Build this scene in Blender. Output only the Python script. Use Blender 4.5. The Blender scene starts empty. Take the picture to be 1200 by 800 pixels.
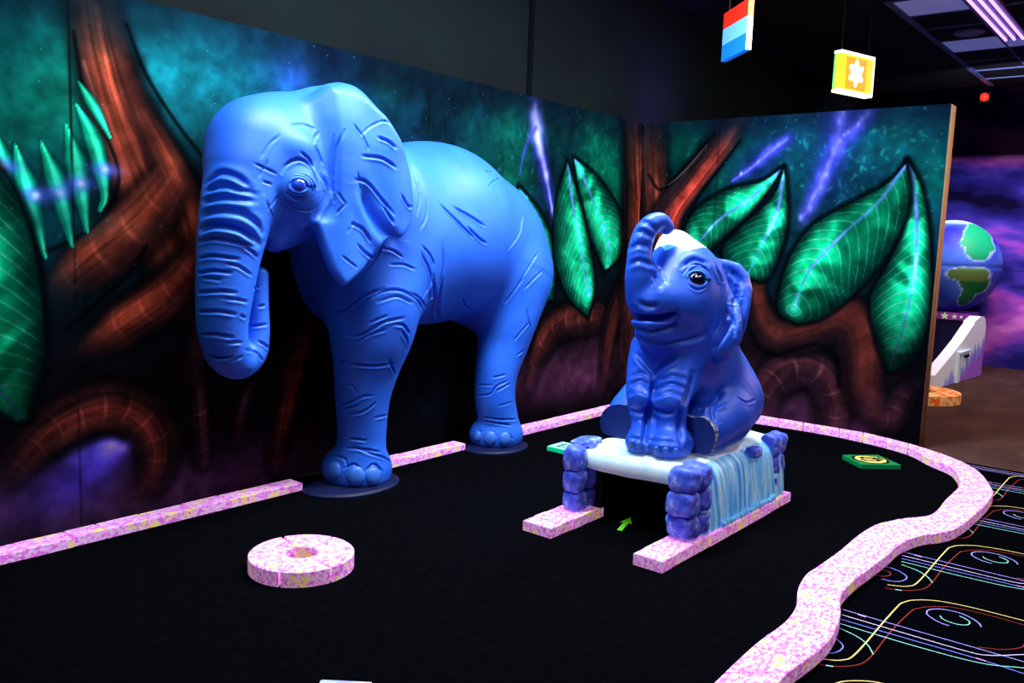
import bpy, bmesh, math, random
import numpy as np
from mathutils import Vector, Matrix, noise
random.seed(7)
SC = bpy.context.scene
COL = SC.collection
PI = math.pi

# ------------------------------------------------------------------ camera
F_PX, YAW, PITCH, ROLL = 994.23, 0.684747, -0.1201615, 0.0357139
CAM = np.array([-7.218, -4.3512, 1.55])
def _axes():
    f = np.array([math.cos(PITCH)*math.cos(YAW), math.cos(PITCH)*math.sin(YAW), math.sin(PITCH)])
    r = np.array([math.sin(YAW), -math.cos(YAW), 0.0])
    u = np.cross(r, f)
    c, s = math.cos(ROLL), math.sin(ROLL)
    return c*r + s*u, -s*r + c*u, f
AX_R, AX_U, AX_F = _axes()
cam = bpy.data.cameras.new('camera')
cam.sensor_width = 36.0
cam.lens = F_PX/1200.0*36.0
cam.clip_start = 0.05
camo = bpy.data.objects.new('camera', cam)
COL.objects.link(camo)
camo.matrix_world = Matrix(((AX_R[0], AX_U[0], -AX_F[0], CAM[0]), (AX_R[1], AX_U[1], -AX_F[1], CAM[1]),
                            (AX_R[2], AX_U[2], -AX_F[2], CAM[2]), (0, 0, 0, 1)))
SC.camera = camo

# a measured photo point turned into the place point on a known plane
def _on(px, py, axis, c):
    d = AX_F*F_PX + AX_R*(px-600.0) - AX_U*(py-400.0)
    t = (c-CAM[axis])/d[axis]
    return CAM + t*d
def gz(px, py, z=0.0): return _on(px, py, 2, z)
def wy(px, py, y=0.0): return _on(px, py, 1, y)
def wx(px, py, x=0.0): return _on(px, py, 0, x)

# ------------------------------------------------------------------ helpers
def srgb(r, g, b):
    out = []
    for v in (r, g, b):
        v = v/255.0
        out.append(v/12.92 if v <= 0.04045 else ((v+0.055)/1.055)**2.4)
    return out
def link(o, parent=None):
    COL.objects.link(o)
    if parent is not None: o.parent = parent
    return o
def tag(o, label=None, cat=None, group=None, kind=None):
    if label: o['label'] = label
    if cat: o['category'] = cat
    if group: o['group'] = group
    if kind: o['kind'] = kind
    return o
def empty(name, loc=(0, 0, 0), rz=0.0):
    o = bpy.data.objects.new(name, None)
    o.empty_display_size = 0.1
    o.location = loc
    o.rotation_euler = (0, 0, rz)
    return link(o)
def mesh_obj(name, verts, faces, mats=None, parent=None, smooth=False, mi=None):
    me = bpy.data.meshes.new(name)
    me.from_pydata([tuple(map(float, v)) for v in verts], [], [tuple(int(i) for i in f) for f in faces])
    if mats is not None:
        for m in (mats if isinstance(mats, (list, tuple)) else [mats]): me.materials.append(m)
    if mi is not None: me.polygons.foreach_set('material_index', mi)
    if smooth: me.polygons.foreach_set('use_smooth', [True]*len(me.polygons))
    me.update()
    return link(bpy.data.objects.new(name, me), parent)
def bm_obj(name, bm, mats, parent=None, smooth=False):
    me = bpy.data.meshes.new(name)
    bmesh.ops.recalc_face_normals(bm, faces=bm.faces)
    bm.to_mesh(me); bm.free()
    for m in (mats if isinstance(mats, (list, tuple)) else [mats]): me.materials.append(m)
    if smooth: me.polygons.foreach_set('use_smooth', [True]*len(me.polygons))
    return link(bpy.data.objects.new(name, me), parent)
def add_box(bm, x0, x1, y0, y1, z0, z1, bevel=0.0, mi=0):
    r = bmesh.ops.create_cube(bm, size=1.0)
    vs = r['verts']
    for v in vs:
        v.co = Vector(((x0+x1)/2+v.co.x*(x1-x0), (y0+y1)/2+v.co.y*(y1-y0), (z0+z1)/2+v.co.z*(z1-z0)))
    fs = set(f for v in vs for f in v.link_faces)
    for f in fs: f.material_index = mi
    if bevel > 0:
        es = list(set(e for v in vs for e in v.link_edges))
        bmesh.ops.bevel(bm, geom=es, offset=bevel, segments=2, affect='EDGES', profile=0.6)
def add_tube(bm, pts, rad, seg=8, mi=0, cap=True):
    pts = [Vector(p) for p in pts]
    rings = []
    for i, p in enumerate(pts):
        a = pts[max(i-1, 0)]; b = pts[min(i+1, len(pts)-1)]
        t = (b-a).normalized()
        up = Vector((0, 0, 1)) if abs(t.z) < 0.95 else Vector((1, 0, 0))
        s = t.cross(up).normalized(); w = s.cross(t)
        r = rad[i] if isinstance(rad, (list, tuple)) else rad
        rings.append([bm.verts.new(p+(s*math.cos(2*PI*k/seg)+w*math.sin(2*PI*k/seg))*r) for k in range(seg)])
    for i in range(len(rings)-1):
        for k in range(seg):
            f = bm.faces.new((rings[i][k], rings[i][(k+1) % seg], rings[i+1][(k+1) % seg], rings[i+1][k]))
            f.material_index = mi
    if cap:
        bm.faces.new(rings[0][::-1]).material_index = mi
        bm.faces.new(rings[-1]).material_index = mi
def add_prism(bm, poly, z0, z1, mi=0, mi_top=None):
    """upright prism over a plan polygon"""
    a = [bm.verts.new((p[0], p[1], z0)) for p in poly]
    b = [bm.verts.new((p[0], p[1], z1)) for p in poly]
    n = len(poly)
    for i in range(n):
        bm.faces.new((a[i], a[(i+1) % n], b[(i+1) % n], b[i])).material_index = mi
    bm.faces.new(b).material_index = mi if mi_top is None else mi_top
    bm.faces.new(a[::-1]).material_index = mi
def crom(pts, n=6):
    """Catmull-Rom resample"""
    P = np.asarray(pts, float)
    Q = np.vstack([2*P[0]-P[1], P, 2*P[-1]-P[-2]])
    out = []
    for i in range(len(P)-1):
        a, b, c, d = Q[i:i+4]
        for k in range(n):
            t = k/n
            out.append(0.5*((2*b)+(c-a)*t+(2*a-5*b+4*c-d)*t*t+(-a+3*b-3*c+d)*t**3))
    out.append(P[-1])
    return np.array(out)

# ------------------------------------------------------------------ materials
def new_mat(name):
    m = bpy.data.materials.new(name); m.use_nodes = True
    nt = m.node_tree
    b = nt.nodes['Principled BSDF']
    return m, nt, b
def plain(name, rgb, rough=0.6, spec=0.3, emit=0.0, emit_rgb=None, bump=0.0, bump_scale=60.0, var=0.0):
    m, nt, b = new_mat(name)
    c = srgb(*rgb)
    b.inputs['Base Color'].default_value = (*c, 1)
    b.inputs['Roughness'].default_value = rough
    b.inputs['Specular IOR Level'].default_value = spec
    tc = nt.nodes.new('ShaderNodeTexCoord')
    no = nt.nodes.new('ShaderNodeTexNoise')
    no.inputs['Scale'].default_value = bump_scale
    no.inputs['Detail'].default_value = 4
    nt.links.new(tc.outputs['Object'], no.inputs['Vector'])
    mx = nt.nodes.new('ShaderNodeMix'); mx.data_type = 'RGBA'
    mx.inputs['A'].default_value = (*[v*(1-var) for v in c], 1)
    mx.inputs['B'].default_value = (*[min(1, v*(1+var)) for v in c], 1)
    nt.links.new(no.outputs['Fac'], mx.inputs['Factor'])
    nt.links.new(mx.outputs['Result'], b.inputs['Base Color'])
    if bump > 0:
        bp = nt.nodes.new('ShaderNodeBump')
        bp.inputs['Strength'].default_value = bump
        bp.inputs['Distance'].default_value = 0.01
        nt.links.new(no.outputs['Fac'], bp.inputs['Height'])
        nt.links.new(bp.outputs['Normal'], b.inputs['Normal'])
    if emit > 0:
        b.inputs['Emission Color'].default_value = (*srgb(*(emit_rgb or rgb)), 1)
        b.inputs['Emission Strength'].default_value = emit
    return m
def ramp_mat(name, stops, scale, detail=6, rough=0.7, stretch=(1, 1, 1), emit=0.0, spec=0.2, bump=0.0, distort=0.0, nrough=0.6):
    """noise driven colour ramp in object space"""
    m, nt, b = new_mat(name)
    tc = nt.nodes.new('ShaderNodeTexCoord'); mp = nt.nodes.new('ShaderNodeMapping')
    mp.inputs['Scale'].default_value = stretch
    nt.links.new(tc.outputs['Object'], mp.inputs['Vector'])
    no = nt.nodes.new('ShaderNodeTexNoise')
    no.inputs['Scale'].default_value = scale; no.inputs['Detail'].default_value = detail
    no.inputs['Roughness'].default_value = nrough; no.inputs['Distortion'].default_value = distort
    nt.links.new(mp.outputs['Vector'], no.inputs['Vector'])
    cr = nt.nodes.new('ShaderNodeValToRGB')
    el = cr.color_ramp.elements
    while len(el) < len(stops): el.new(0.5)
    for e, (p, c) in zip(el, stops):
        e.position = p; e.color = (*srgb(*c), 1)
    nt.links.new(no.outputs['Fac'], cr.inputs['Fac'])
    nt.links.new(cr.outputs['Color'], b.inputs['Base Color'])
    b.inputs['Roughness'].default_value = rough
    b.inputs['Specular IOR Level'].default_value = spec
    if emit > 0:
        nt.links.new(cr.outputs['Color'], b.inputs['Emission Color'])
        b.inputs['Emission Strength'].default_value = emit
    if bump > 0:
        bp = nt.nodes.new('ShaderNodeBump')
        bp.inputs['Strength'].default_value = bump; bp.inputs['Distance'].default_value = 0.01
        nt.links.new(no.outputs['Fac'], bp.inputs['Height'])
        nt.links.new(bp.outputs['Normal'], b.inputs['Normal'])
    return m
def vcol_mat(name, attr='paint', rough=0.7, spec=0.25, speck=0.0, spec_scale=260.0):
    m, nt, b = new_mat(name)
    at = nt.nodes.new('ShaderNodeAttribute'); at.attribute_name = attr
    b.inputs['Roughness'].default_value = rough
    b.inputs['Specular IOR Level'].default_value = spec
    src = at.outputs['Color']
    if speck > 0:       # fine overspray grain of the airbrush
        tc = nt.nodes.new('ShaderNodeTexCoord')
        no = nt.nodes.new('ShaderNodeTexNoise'); no.inputs['Scale'].default_value = spec_scale; no.inputs['Detail'].default_value = 2
        nt.links.new(tc.outputs['Object'], no.inputs['Vector'])
        mr = nt.nodes.new('ShaderNodeMapRange')
        mr.inputs['From Min'].default_value = 0.3; mr.inputs['From Max'].default_value = 0.7
        mr.inputs['To Min'].default_value = 1-speck; mr.inputs['To Max'].default_value = 1+speck
        nt.links.new(no.outputs['Fac'], mr.inputs['Value'])
        vm = nt.nodes.new('ShaderNodeVectorMath'); vm.operation = 'SCALE'
        nt.links.new(src, vm.inputs[0]); nt.links.new(mr.outputs['Result'], vm.inputs['Scale'])
        src = vm.outputs['Vector']
    nt.links.new(src, b.inputs['Base Color'])
    return m

M = {}
M['felt'] = ramp_mat('black_felt', [(0.0, (3, 3, 6)), (0.6, (7, 7, 9)), (0.72, (9, 9, 11)), (1.0, (18, 18, 22))], 22, 8, 1.0, spec=0.0, bump=0.25)
M['carpet'] = ramp_mat('black_carpet', [(0.0, (2, 2, 4)), (0.6, (5, 5, 8)), (1.0, (12, 12, 16))], 160, 4, 1.0, spec=0.0, bump=0.4)
M['brown'] = ramp_mat('orange_lit_carpet', [(0.0, (38, 26, 24)), (0.5, (72, 50, 44)), (1.0, (104, 74, 62))], 1.7, 8, 0.9, stretch=(1, 2.2, 1), spec=0.08, bump=0.15)  # carpet under orange light, that light put into its brown
def paver_mat(name, deep, mid, pale, patch):
    m, nt, b = new_mat(name)
    tc = nt.nodes.new('ShaderNodeTexCoord'); mp = nt.nodes.new('ShaderNodeMapping'); mp.inputs['Scale'].default_value = (1, 1.7, 1.4); mp.inputs['Rotation'].default_value = (0, 0, .5)
    nt.links.new(tc.outputs['Object'], mp.inputs['Vector'])
    def nz(sc, det, rough=.65):
        n = nt.nodes.new('ShaderNodeTexNoise'); n.inputs['Scale'].default_value = sc; n.inputs['Detail'].default_value = det; n.inputs['Roughness'].default_value = rough
        nt.links.new(mp.outputs['Vector'], n.inputs['Vector']); return n
    def rp(n, stops):
        c = nt.nodes.new('ShaderNodeValToRGB'); e = c.color_ramp.elements
        while len(e) < len(stops): e.new(.5)
        for k, (q, col) in zip(e, stops): k.position = q; k.color = (*col, 1)
        nt.links.new(n.outputs['Fac'], c.inputs['Fac']); return c
    a = rp(nz(34, 7, .72), [(.36, srgb(*deep)), (.48, srgb(*mid)), (.56, srgb(*pale)), (.62, srgb(*mid))])
    k = rp(nz(11, 6, .7), [(.545, (0, 0, 0)), (.60, (1, 1, 1))])
    mx = nt.nodes.new('ShaderNodeMix'); mx.data_type = 'RGBA'
    nt.links.new(k.outputs['Color'], mx.inputs['Factor']); nt.links.new(a.outputs['Color'], mx.inputs['A'])
    mx.inputs['B'].default_value = (*srgb(*patch), 1)
    nt.links.new(mx.outputs['Result'], b.inputs['Base Color']); nt.links.new(mx.outputs['Result'], b.inputs['Emission Color'])
    b.inputs['Emission Strength'].default_value = .3
    b.inputs['Roughness'].default_value = .75; b.inputs['Specular IOR Level'].default_value = .2
    return m
M['pink'] = paver_mat('pink_paver_paint', (226, 84, 214), (240, 130, 230), (255, 226, 250), (248, 220, 124))
M['black'] = plain('black_paint', (8, 8, 10), 0.7, 0.15, var=0.2)
M['ceil'] = plain('black_ceiling', (16, 18, 24), 0.85, 0.1, var=0.25, bump_scale=4)
M['ceilgrid'] = plain('ceiling_grid_metal', (70, 84, 130), 0.4, 0.4)
M['upper'] = ramp_mat('dark_upper_wall_paint', [(0.2, (14, 15, 20)), (0.5, (20, 23, 25)), (0.75, (18, 29, 25))], 0.8, 3, 0.9, spec=0.0)
M['uppergap'] = plain('black_gap', (5, 5, 6), 0.9, 0.05)
M['tan'] = plain('tan_board_edge', (176, 140, 100), 0.7, 0.2, var=0.2, bump_scale=14)
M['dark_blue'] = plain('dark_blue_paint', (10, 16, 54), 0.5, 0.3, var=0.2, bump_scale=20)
# ------------------------------------------------------------------ the setting
H_PANEL = 2.69
def struct(name, bm_or_obj, mats=None):
    o = bm_or_obj if not isinstance(bm_or_obj, bmesh.types.BMesh) else bm_obj(name, bm_or_obj, mats)
    o['kind'] = 'structure'
    return o
bm = bmesh.new(); add_box(bm, -10, 9, -8.5, 0.6, -0.12, 0.0); struct('floor', bm, M['brown'])

# putting felt inside the curb: black, with a green arrow sticker
curb_in = [(890,488),(940,497),(1000,508),(1060,523),(1090,537),(1115,548),(1125,562),(1122,572),(1110,583),(1092,602),(1060,607),(1030,613),(1008,625),(985,644),(960,662),(945,672),(935,690),(934,708),(920,728),(890,750),(860,777),(836,800)]
curb_out = [(890,485),(940,493),(1000,503.5),(1060,518),(1100,530),(1130,542),(1150,555),(1162,572),(1163,580),(1150,596),(1118,620),(1080,627),(1055,637),(1040,650),(1020,665),(1000,680),(985,698),(985,720),(975,745),(955,765),(930,783),(912,800)]
CURB_H = 0.062
cin = [tuple(gz(x, y, CURB_H)[:2]) for x, y in curb_in]
cou = [tuple(gz(x, y, CURB_H)[:2]) for x, y in curb_out]
# the two runs carry on behind the elephant calf to the corner, and out of the frame to the left
cin = [(-0.24, -0.26), (-0.17, -0.9)] + cin[1:]
cou = [(-0.05, -0.13), (-0.05, -0.9)] + cou[1:]
cin += [(-5.3, -3.2), (-6.0, -3.24)]
cou += [(-5.3, -3.38), (-6.0, -3.42)]
cin = crom(cin, 8); cou = crom(cou, 8)
mid = (cin+cou)/2
felt = [(-6.4, -0.02), (-0.02, -0.02)] + [tuple(p) for p in mid] + [(-6.4, -3.33)]
bm = bmesh.new(); add_prism(bm, felt, -0.004, 0.004)
green = bm_obj('putting_green', bm, M['felt'])
tag(green, 'black felt putting surface inside the pink paver border', 'putting green')
M['arrow'] = plain('green_arrow_paint', (120, 235, 40), 0.6, 0.2, emit=0.1)
a0 = gz(726, 621, 0.006)[:2]; a1 = gz(739, 606, 0.006)[:2]
ax = np.array([a1[0]-a0[0], a1[1]-a0[1]]); L = np.linalg.norm(ax); ax /= L; ay = np.array([-ax[1], ax[0]])
pl = [a0+ay*.014, a0+ax*L*.6+ay*.014, a0+ax*L*.55+ay*.034, a0+ax*L*1.0, a0+ax*L*.55-ay*.034, a0+ax*L*.6-ay*.014, a0-ay*.014]
bm = bmesh.new(); add_prism(bm, [tuple(p) for p in pl], 0.004, 0.0065)
ar = bm_obj('arrow', bm, M['arrow'], green); ar['label'] = 'small lime green arrow pointing into the tunnel'

# neon carpet outside the curb, its woven lines set a hair above the pile
LIN = {'yellow': (228, 200, 112), 'red': (140, 44, 32), 'violet': (172, 160, 255), 'white': (238, 214, 255), 'blue': (130, 140, 255), 'mint': (150, 235, 210), 'pink': (236, 150, 240)}
lk = list(LIN)
for k in lk: M['ln_'+k] = plain('neon_'+k+'_yarn', LIN[k], 0.9, 0.05, emit=0.06)
motif = [
 ('yellow', [(-4.072,-3.341),(-4.043,-3.394),(-4.016,-3.419),(-3.969,-3.437),(-3.814,-3.44),(-3.581,-3.436),(-3.332,-3.435),(-3.277,-3.443),(-3.221,-3.468),(-3.163,-3.53),(-3.135,-3.6),(-3.117,-3.7),(-3.108,-3.884)], .0075),
 ('red', [(-4.118,-3.343),(-4.1,-3.399),(-4.051,-3.451),(-3.985,-3.485),(-3.869,-3.491),(-3.618,-3.485),(-3.353,-3.494),(-3.299,-3.51),(-3.252,-3.537),(-3.203,-3.586),(-3.175,-3.631),(-3.155,-3.75),(-3.157,-3.893)], .006),
 ('violet', [(-3.551,-3.262),(-3.548,-3.5),(-3.542,-3.75),(-3.537,-3.948)], .0055),
 ('white', [(-3.609,-3.281),(-3.606,-3.5),(-3.599,-3.76),(-3.57,-3.84),(-3.467,-3.938)], .0055),
 ('blue', [(-3.658,-3.293),(-3.65,-3.55),(-3.638,-3.814),(-3.646,-3.965)], .0055),
 ('mint', [(-3.703,-3.304),(-3.698,-3.588),(-3.67,-3.82),(-3.594,-3.957)], .0055),
 ('mint', [(-3.748,-3.316),(-3.773,-3.391),(-3.817,-3.448),(-3.888,-3.493)], .005),
 ('violet', [(-3.396,-3.654),(-3.388,-3.613),(-3.357,-3.569),(-3.326,-3.549),(-3.278,-3.55),(-3.233,-3.592),(-3.222,-3.656),(-3.245,-3.711),(-3.276,-3.742),(-3.309,-3.758)], .006),
 ('mint', [(-3.315,-3.6),(-3.345,-3.62),(-3.357,-3.67),(-3.333,-3.708),(-3.294,-3.711),(-3.268,-3.687),(-3.258,-3.664)], .0055),
 ('blue', [(-4.018,-3.30),(-4.010,-3.345),(-3.985,-3.373),(-3.938,-3.386),(-3.894,-3.378),(-3.854,-3.336),(-3.835,-3.28),(-3.84,-3.20)], .006),
 ('red', [(-3.939,-3.211),(-3.973,-3.232),(-3.98,-3.29),(-3.936,-3.315),(-3.895,-3.297),(-3.892,-3.257)], .006),
 ('red', [(-3.527,-3.787),(-3.481,-3.864),(-3.419,-3.912),(-3.375,-3.924),(-3.3,-3.92)], .006),
 ('pink', [(-3.556,-3.33),(-3.560,-3.365)], .009), ('blue', [(-3.703,-3.455),(-3.700,-3.49)], .010), ('pink', [(-3.637,-3.80),(-3.637,-3.835)], .009), ('mint', [(-4.105,-3.385),(-4.095,-3.41)], .008),
]
def inside_course(p):
    x, y = p
    i = np.searchsorted(-mid[:, 0], -x)
    d = np.linalg.norm(mid-np.array(p), axis=1); k = int(d.argmin())
    a, b = mid[max(k-1, 0)], mid[min(k+1, len(mid)-1)]
    t = b-a; n = np.array([-t[1], t[0]])
    return (np.array(p)-mid[k]) @ n < 0
bm = bmesh.new()
cp = [tuple(p) for p in mid[np.where(mid[:, 1] < -2.9)[0]]]
add_prism(bm, [(-0.20, -2.96), *cp, (-6.4, -3.33), (-6.4, -5.6), (-0.20, -5.6)], -0.004, 0.003)
for v in bm.verts: pass
cutoff = -0.21
motif_end = [('violet', [(-.27,-3.1),(-.265,-3.9)], .006), ('white', [(-.32,-3.1),(-.315,-3.9)], .006), ('blue', [(-.36,-3.1),(-.36,-3.9)], .006)]
for ix in range(-2, 4):
    for iy in range(0, 3):
        for col, pts, w in motif+(motif_end if ix == 0 else []):
            P = crom(np.array(pts)+np.array([0.952*ix, 0.012*ix-0.70*iy]), 5)
            if P[:, 0].max() > cutoff or P[:, 0].min() < -6.3: continue
            keep = [not inside_course(p) for p in P]
            prev = None
            for i in range(len(P)):
                if not keep[i]: prev = None; continue
                t = P[min(i+1, len(P)-1)]-P[max(i-1, 0)]; t /= np.linalg.norm(t)+1e-9
                n = np.array([-t[1], t[0]])*w/2*.85
                zz = 0.0042+0.0001*(lk.index(col))
                cur = (bm.verts.new((*(P[i]+n), zz)), bm.verts.new((*(P[i]-n), zz)))
                if prev:
                    f = bm.faces.new((prev[0], prev[1], cur[1], cur[0])); f.material_index = 1+lk.index(col)
                prev = cur
me_mats = [M['carpet']]+[M['ln_'+k] for k in lk]
carpet = bm_obj('neon_carpet', bm, me_mats)
tag(carpet, 'black carpet with neon swirls and parallel coloured lines outside the curb', 'carpet')

# building wall and ceiling beyond the mural boards
ZC = 3.9
bm = bmesh.new()
add_box(bm, -10, -1.70, 0.10, 0.3, 0, ZC)
add_box(bm, -1.62, 9.0, 0.10, 0.3, 0, ZC)
add_box(bm, -1.72, -1.60, 0.16, 0.3, 0, ZC, mi=1)
struct('wall_back', bm, [M['upper'], M['uppergap']])
bm = bmesh.new(); add_box(bm, -10, 9.2, -8.5, 0.6, ZC+0.005, ZC+0.15)
struct('ceiling', bm, M['ceil'])

# ceiling grid and bright tiles over the corridor
bm = bmesh.new()
for k in range(1, 8):
    y = -1.72-0.6*(k-1)
    add_box(bm, 1.45, 8.5, y-0.012 if k != 1 else y-.03, y+0.012 if k != 1 else y+.03, ZC-0.012, ZC+0.01)
for k in range(8):
    x = 1.45+0.62*k
    add_box(bm, x-0.010, x+0.010, -6, -1.68, ZC-0.010, ZC+0.01)
struct('trim_1', bm, M['ceilgrid'])
M['tile_lit'] = plain('pale_ceiling_tile', (150, 160, 215), 0.7, 0.2, emit=0.28, emit_rgb=(120, 130, 215))
for i, (x0, x1, y0, y1, lb) in enumerate([(1.47, 2.05, -2.34, -1.76, 'pale lit ceiling tile nearer the flag sign'), (3.35, 3.92, -2.9, -1.76, 'pale lit ceiling tile beyond the round ceiling speaker')]):
    bm = bmesh.new(); add_box(bm, x0, x1, y0, y1, ZC-0.006, ZC+0.012, 0.002)
    tag(bm_obj('ceiling_tile', bm, M['tile_lit']), lb, 'ceiling tile')
# round ceiling speaker
bm = bmesh.new(); bmesh.ops.create_cone(bm, cap_ends=True, segments=32, radius1=0.12, radius2=0.14, depth=0.03)
M['spk'] = plain('grey_speaker_grille', (110, 112, 150), 0.6, 0.3)
o = bm_obj('ceiling_speaker', bm, M['spk']); o.location = (3.02, -2.1, ZC-0.012)
tag(o, 'round grey ceiling speaker between the pale tiles', 'speaker')
bm = bmesh.new(); bmesh.ops.create_cone(bm, cap_ends=True, segments=32, radius1=0.15, radius2=0.15, depth=0.012)
r = bm_obj('rim', bm, M['ceilgrid'], o); r.location = (0, 0, 0.008)
# violet tube light
M['tube'] = plain('violet_tube_glow', (225, 190, 255), 0.5, 0.2, emit=1.6, emit_rgb=(215, 170, 255))
M['tray'] = plain('purple_light_tray', (96, 70, 150), 0.4, 0.4)
tl = empty('tube_light', (2.1, -2.47, ZC))
bm = bmesh.new(); add_box(bm, -1.0, 1.3, -0.13, 0.13, -0.035, 0.006, 0.005); bm_obj('tray', bm, M['tray'], tl)
for k in range(3):
    bm = bmesh.new(); add_tube(bm, [(-0.97, -0.08+0.08*k, -0.05), (1.27, -0.08+0.08*k, -0.05)], 0.014, 10); bm_obj('tube', bm, M['tube'], tl)
tag(tl, 'violet fluorescent tube light fixed to the black ceiling', 'ceiling light')

# far wall with the galaxy mural (nodes only)
m, nt, b = new_mat('galaxy_mural')
tc = nt.nodes.new('ShaderNodeTexCoord')
n1 = nt.nodes.new('ShaderNodeTexNoise'); n1.inputs['Scale'].default_value = 0.9; n1.inputs['Detail'].default_value = 4; n1.inputs['Distortion'].default_value = 0.25
mp = nt.nodes.new('ShaderNodeMapping'); mp.inputs['Rotation'].default_value = (0.5, 0, 0); mp.inputs['Scale'].default_value = (1, 0.7, 1.5)
nt.links.new(tc.outputs['Object'], mp.inputs['Vector']); nt.links.new(mp.outputs['Vector'], n1.inputs['Vector'])
cr = nt.nodes.new('ShaderNodeValToRGB'); el = cr.color_ramp.elements
for _ in range(4): el.new(0.5)
for e, (pp, c) in zip(el, [(0.30, (14, 10, 40)), (0.42, (40, 36, 124)), (0.50, (84, 58, 172)), (0.565, (176, 80, 192)), (0.63, (230, 130, 222)), (0.75, (90, 60, 160))]):
    e.position = pp; e.color = (*srgb(*c), 1)
nt.links.new(n1.outputs['Fac'], cr.inputs['Fac'])
sp = nt.nodes.new('ShaderNodeSeparateXYZ'); nt.links.new(tc.outputs['Object'], sp.inputs['Vector'])
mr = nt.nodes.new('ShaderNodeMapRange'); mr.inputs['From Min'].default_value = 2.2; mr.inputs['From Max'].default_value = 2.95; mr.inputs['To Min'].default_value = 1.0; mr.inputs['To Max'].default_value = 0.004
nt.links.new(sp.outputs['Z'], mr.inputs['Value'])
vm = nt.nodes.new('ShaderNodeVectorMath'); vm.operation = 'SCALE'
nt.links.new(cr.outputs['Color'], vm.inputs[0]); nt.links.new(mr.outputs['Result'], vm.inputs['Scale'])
nt.links.new(vm.outputs['Vector'], b.inputs['Base Color']); b.inputs['Roughness'].default_value = 0.9; b.inputs['Specular IOR Level'].default_value = 0.0
M['galaxy'] = m
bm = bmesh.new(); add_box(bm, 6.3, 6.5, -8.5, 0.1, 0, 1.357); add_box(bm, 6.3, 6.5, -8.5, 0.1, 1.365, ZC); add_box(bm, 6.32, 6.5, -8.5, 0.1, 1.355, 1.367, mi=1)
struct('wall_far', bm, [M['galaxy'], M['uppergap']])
# red exit lamp dot
M['redlamp'] = plain('red_lamp_glow', (255, 40, 20), 0.4, 0.3, emit=1.5)
p = wx(1154, 114, 6.27)
o = empty('red_lamp', (6.3, p[1], p[2]))
bm = bmesh.new(); bmesh.ops.create_uvsphere(bm, u_segments=16, v_segments=10, radius=0.055); q = bm_obj('lens', bm, M['redlamp'], o, True); q.location = (-0.05, 0, 0)
bm = bmesh.new(); add_box(bm, -0.03, 0.0, -0.07, 0.07, -0.07, 0.07, 0.01); bm_obj('housing', bm, M['black'], o)
tag(o, 'small glowing red lamp on the dark upper wall far right', 'lamp')

# ------------------------------------------------------------------ signs
def hang_rods(root, x, y, z, offs):
    for dx, dy in offs:
        bm = bmesh.new(); add_tube(bm, [(dx, dy, z), (dx, dy, ZC-root.location.z)], 0.006, 6)
        bm_obj('hanging_rod', bm, M['black'], root)
# flag sign: a box with red, white and blue bands (faces the camera side, end face to the right)
# flag sign
def hang_rods(root, offs, z):
    for dx, dy in offs:
        bm = bmesh.new(); add_tube(bm, [(dx, dy, z), (dx, dy, ZC+0.006-root.location.z)], 0.006, 6)
        bm_obj('hanging_rod', bm, M['black'], root)
p0 = wx(882, 28, -1.0)
M['f_red'] = plain('flag_red', (240, 44, 24), 0.5, 0.3, emit=0.5); M['f_white'] = plain('flag_white', (120, 200, 255), 0.5, 0.3, emit=0.4)  # white band coloured light blue, the blue light on it included
M['f_blue'] = plain('flag_blue', (24, 130, 250), 0.5, 0.3, emit=0.45); M['f_edge'] = plain('white_sign_edge', (236, 240, 250), 0.5, 0.3, emit=0.45)
M['f_orange'] = plain('orange_sign_edge', (255, 120, 50), 0.5, 0.3, emit=0.45)
fs = empty('flag_sign', (p0[0], p0[1], p0[2]-0.19), math.radians(48))
Hf, Wf, Tf = 0.375, 0.47, 0.045
for k, (nm, a, b_) in enumerate([('blue_band', 0, 1), ('white_band', 1, 2), ('red_band', 2, 3)]):
    bm = bmesh.new(); add_box(bm, 0, Wf, 0, Tf, Hf*a/3+.001, Hf*b_/3, 0.002); bm_obj(nm, bm, M[['f_blue', 'f_white', 'f_red'][k]], fs)
bm = bmesh.new(); add_box(bm, -0.008, 0.0, 0.002, Tf, 0, Hf*2/3, 0.001); bm_obj('edge_strip', bm, M['f_edge'], fs)
bm = bmesh.new(); add_box(bm, -0.008, 0.0, 0.002, Tf, Hf*2/3, Hf, 0.001); bm_obj('edge_strip', bm, M['f_orange'], fs)
hang_rods(fs, [(0.05, 0.02), (0.42, 0.02)], Hf-0.001)
tag(fs, 'hanging box sign with red, white and blue bands near ceiling', 'sign')
# yellow light box sign
p0 = wx(985, 83, 0.5)
M['y_box'] = plain('yellow_sign_glow', (255, 226, 40), 0.4, 0.3, emit=0.55); M['y_in'] = plain('amber_sign_panel', (245, 176, 10), 0.4, 0.3, emit=0.5, emit_rgb=(245, 176, 0))
M['y_wh'] = plain('white_sign_glow', (255, 255, 236), 0.4, 0.3, emit=1.3); M['y_gr'] = plain('green_sign_side', (130, 255, 110), 0.4, 0.3, emit=0.6)
ys = empty('yellow_sign', (p0[0], p0[1], p0[2]-0.17), math.radians(-17))
bm = bmesh.new(); add_box(bm, 0, 0.47, 0.0, 0.07, 0.0, 0.345, 0.004); bm_obj('light_box', bm, M['y_box'], ys)
bm = bmesh.new(); add_box(bm, 0.07, 0.36, -0.006, 0.0, 0.035, 0.305, 0.001); bm_obj('panel', bm, M['y_in'], ys)
bm = bmesh.new(); add_box(bm, -0.004, 0.0, 0.048, 0.07, 0.03, 0.33, 0.001); bm_obj('side_strip', bm, M['y_gr'], ys)
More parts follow.
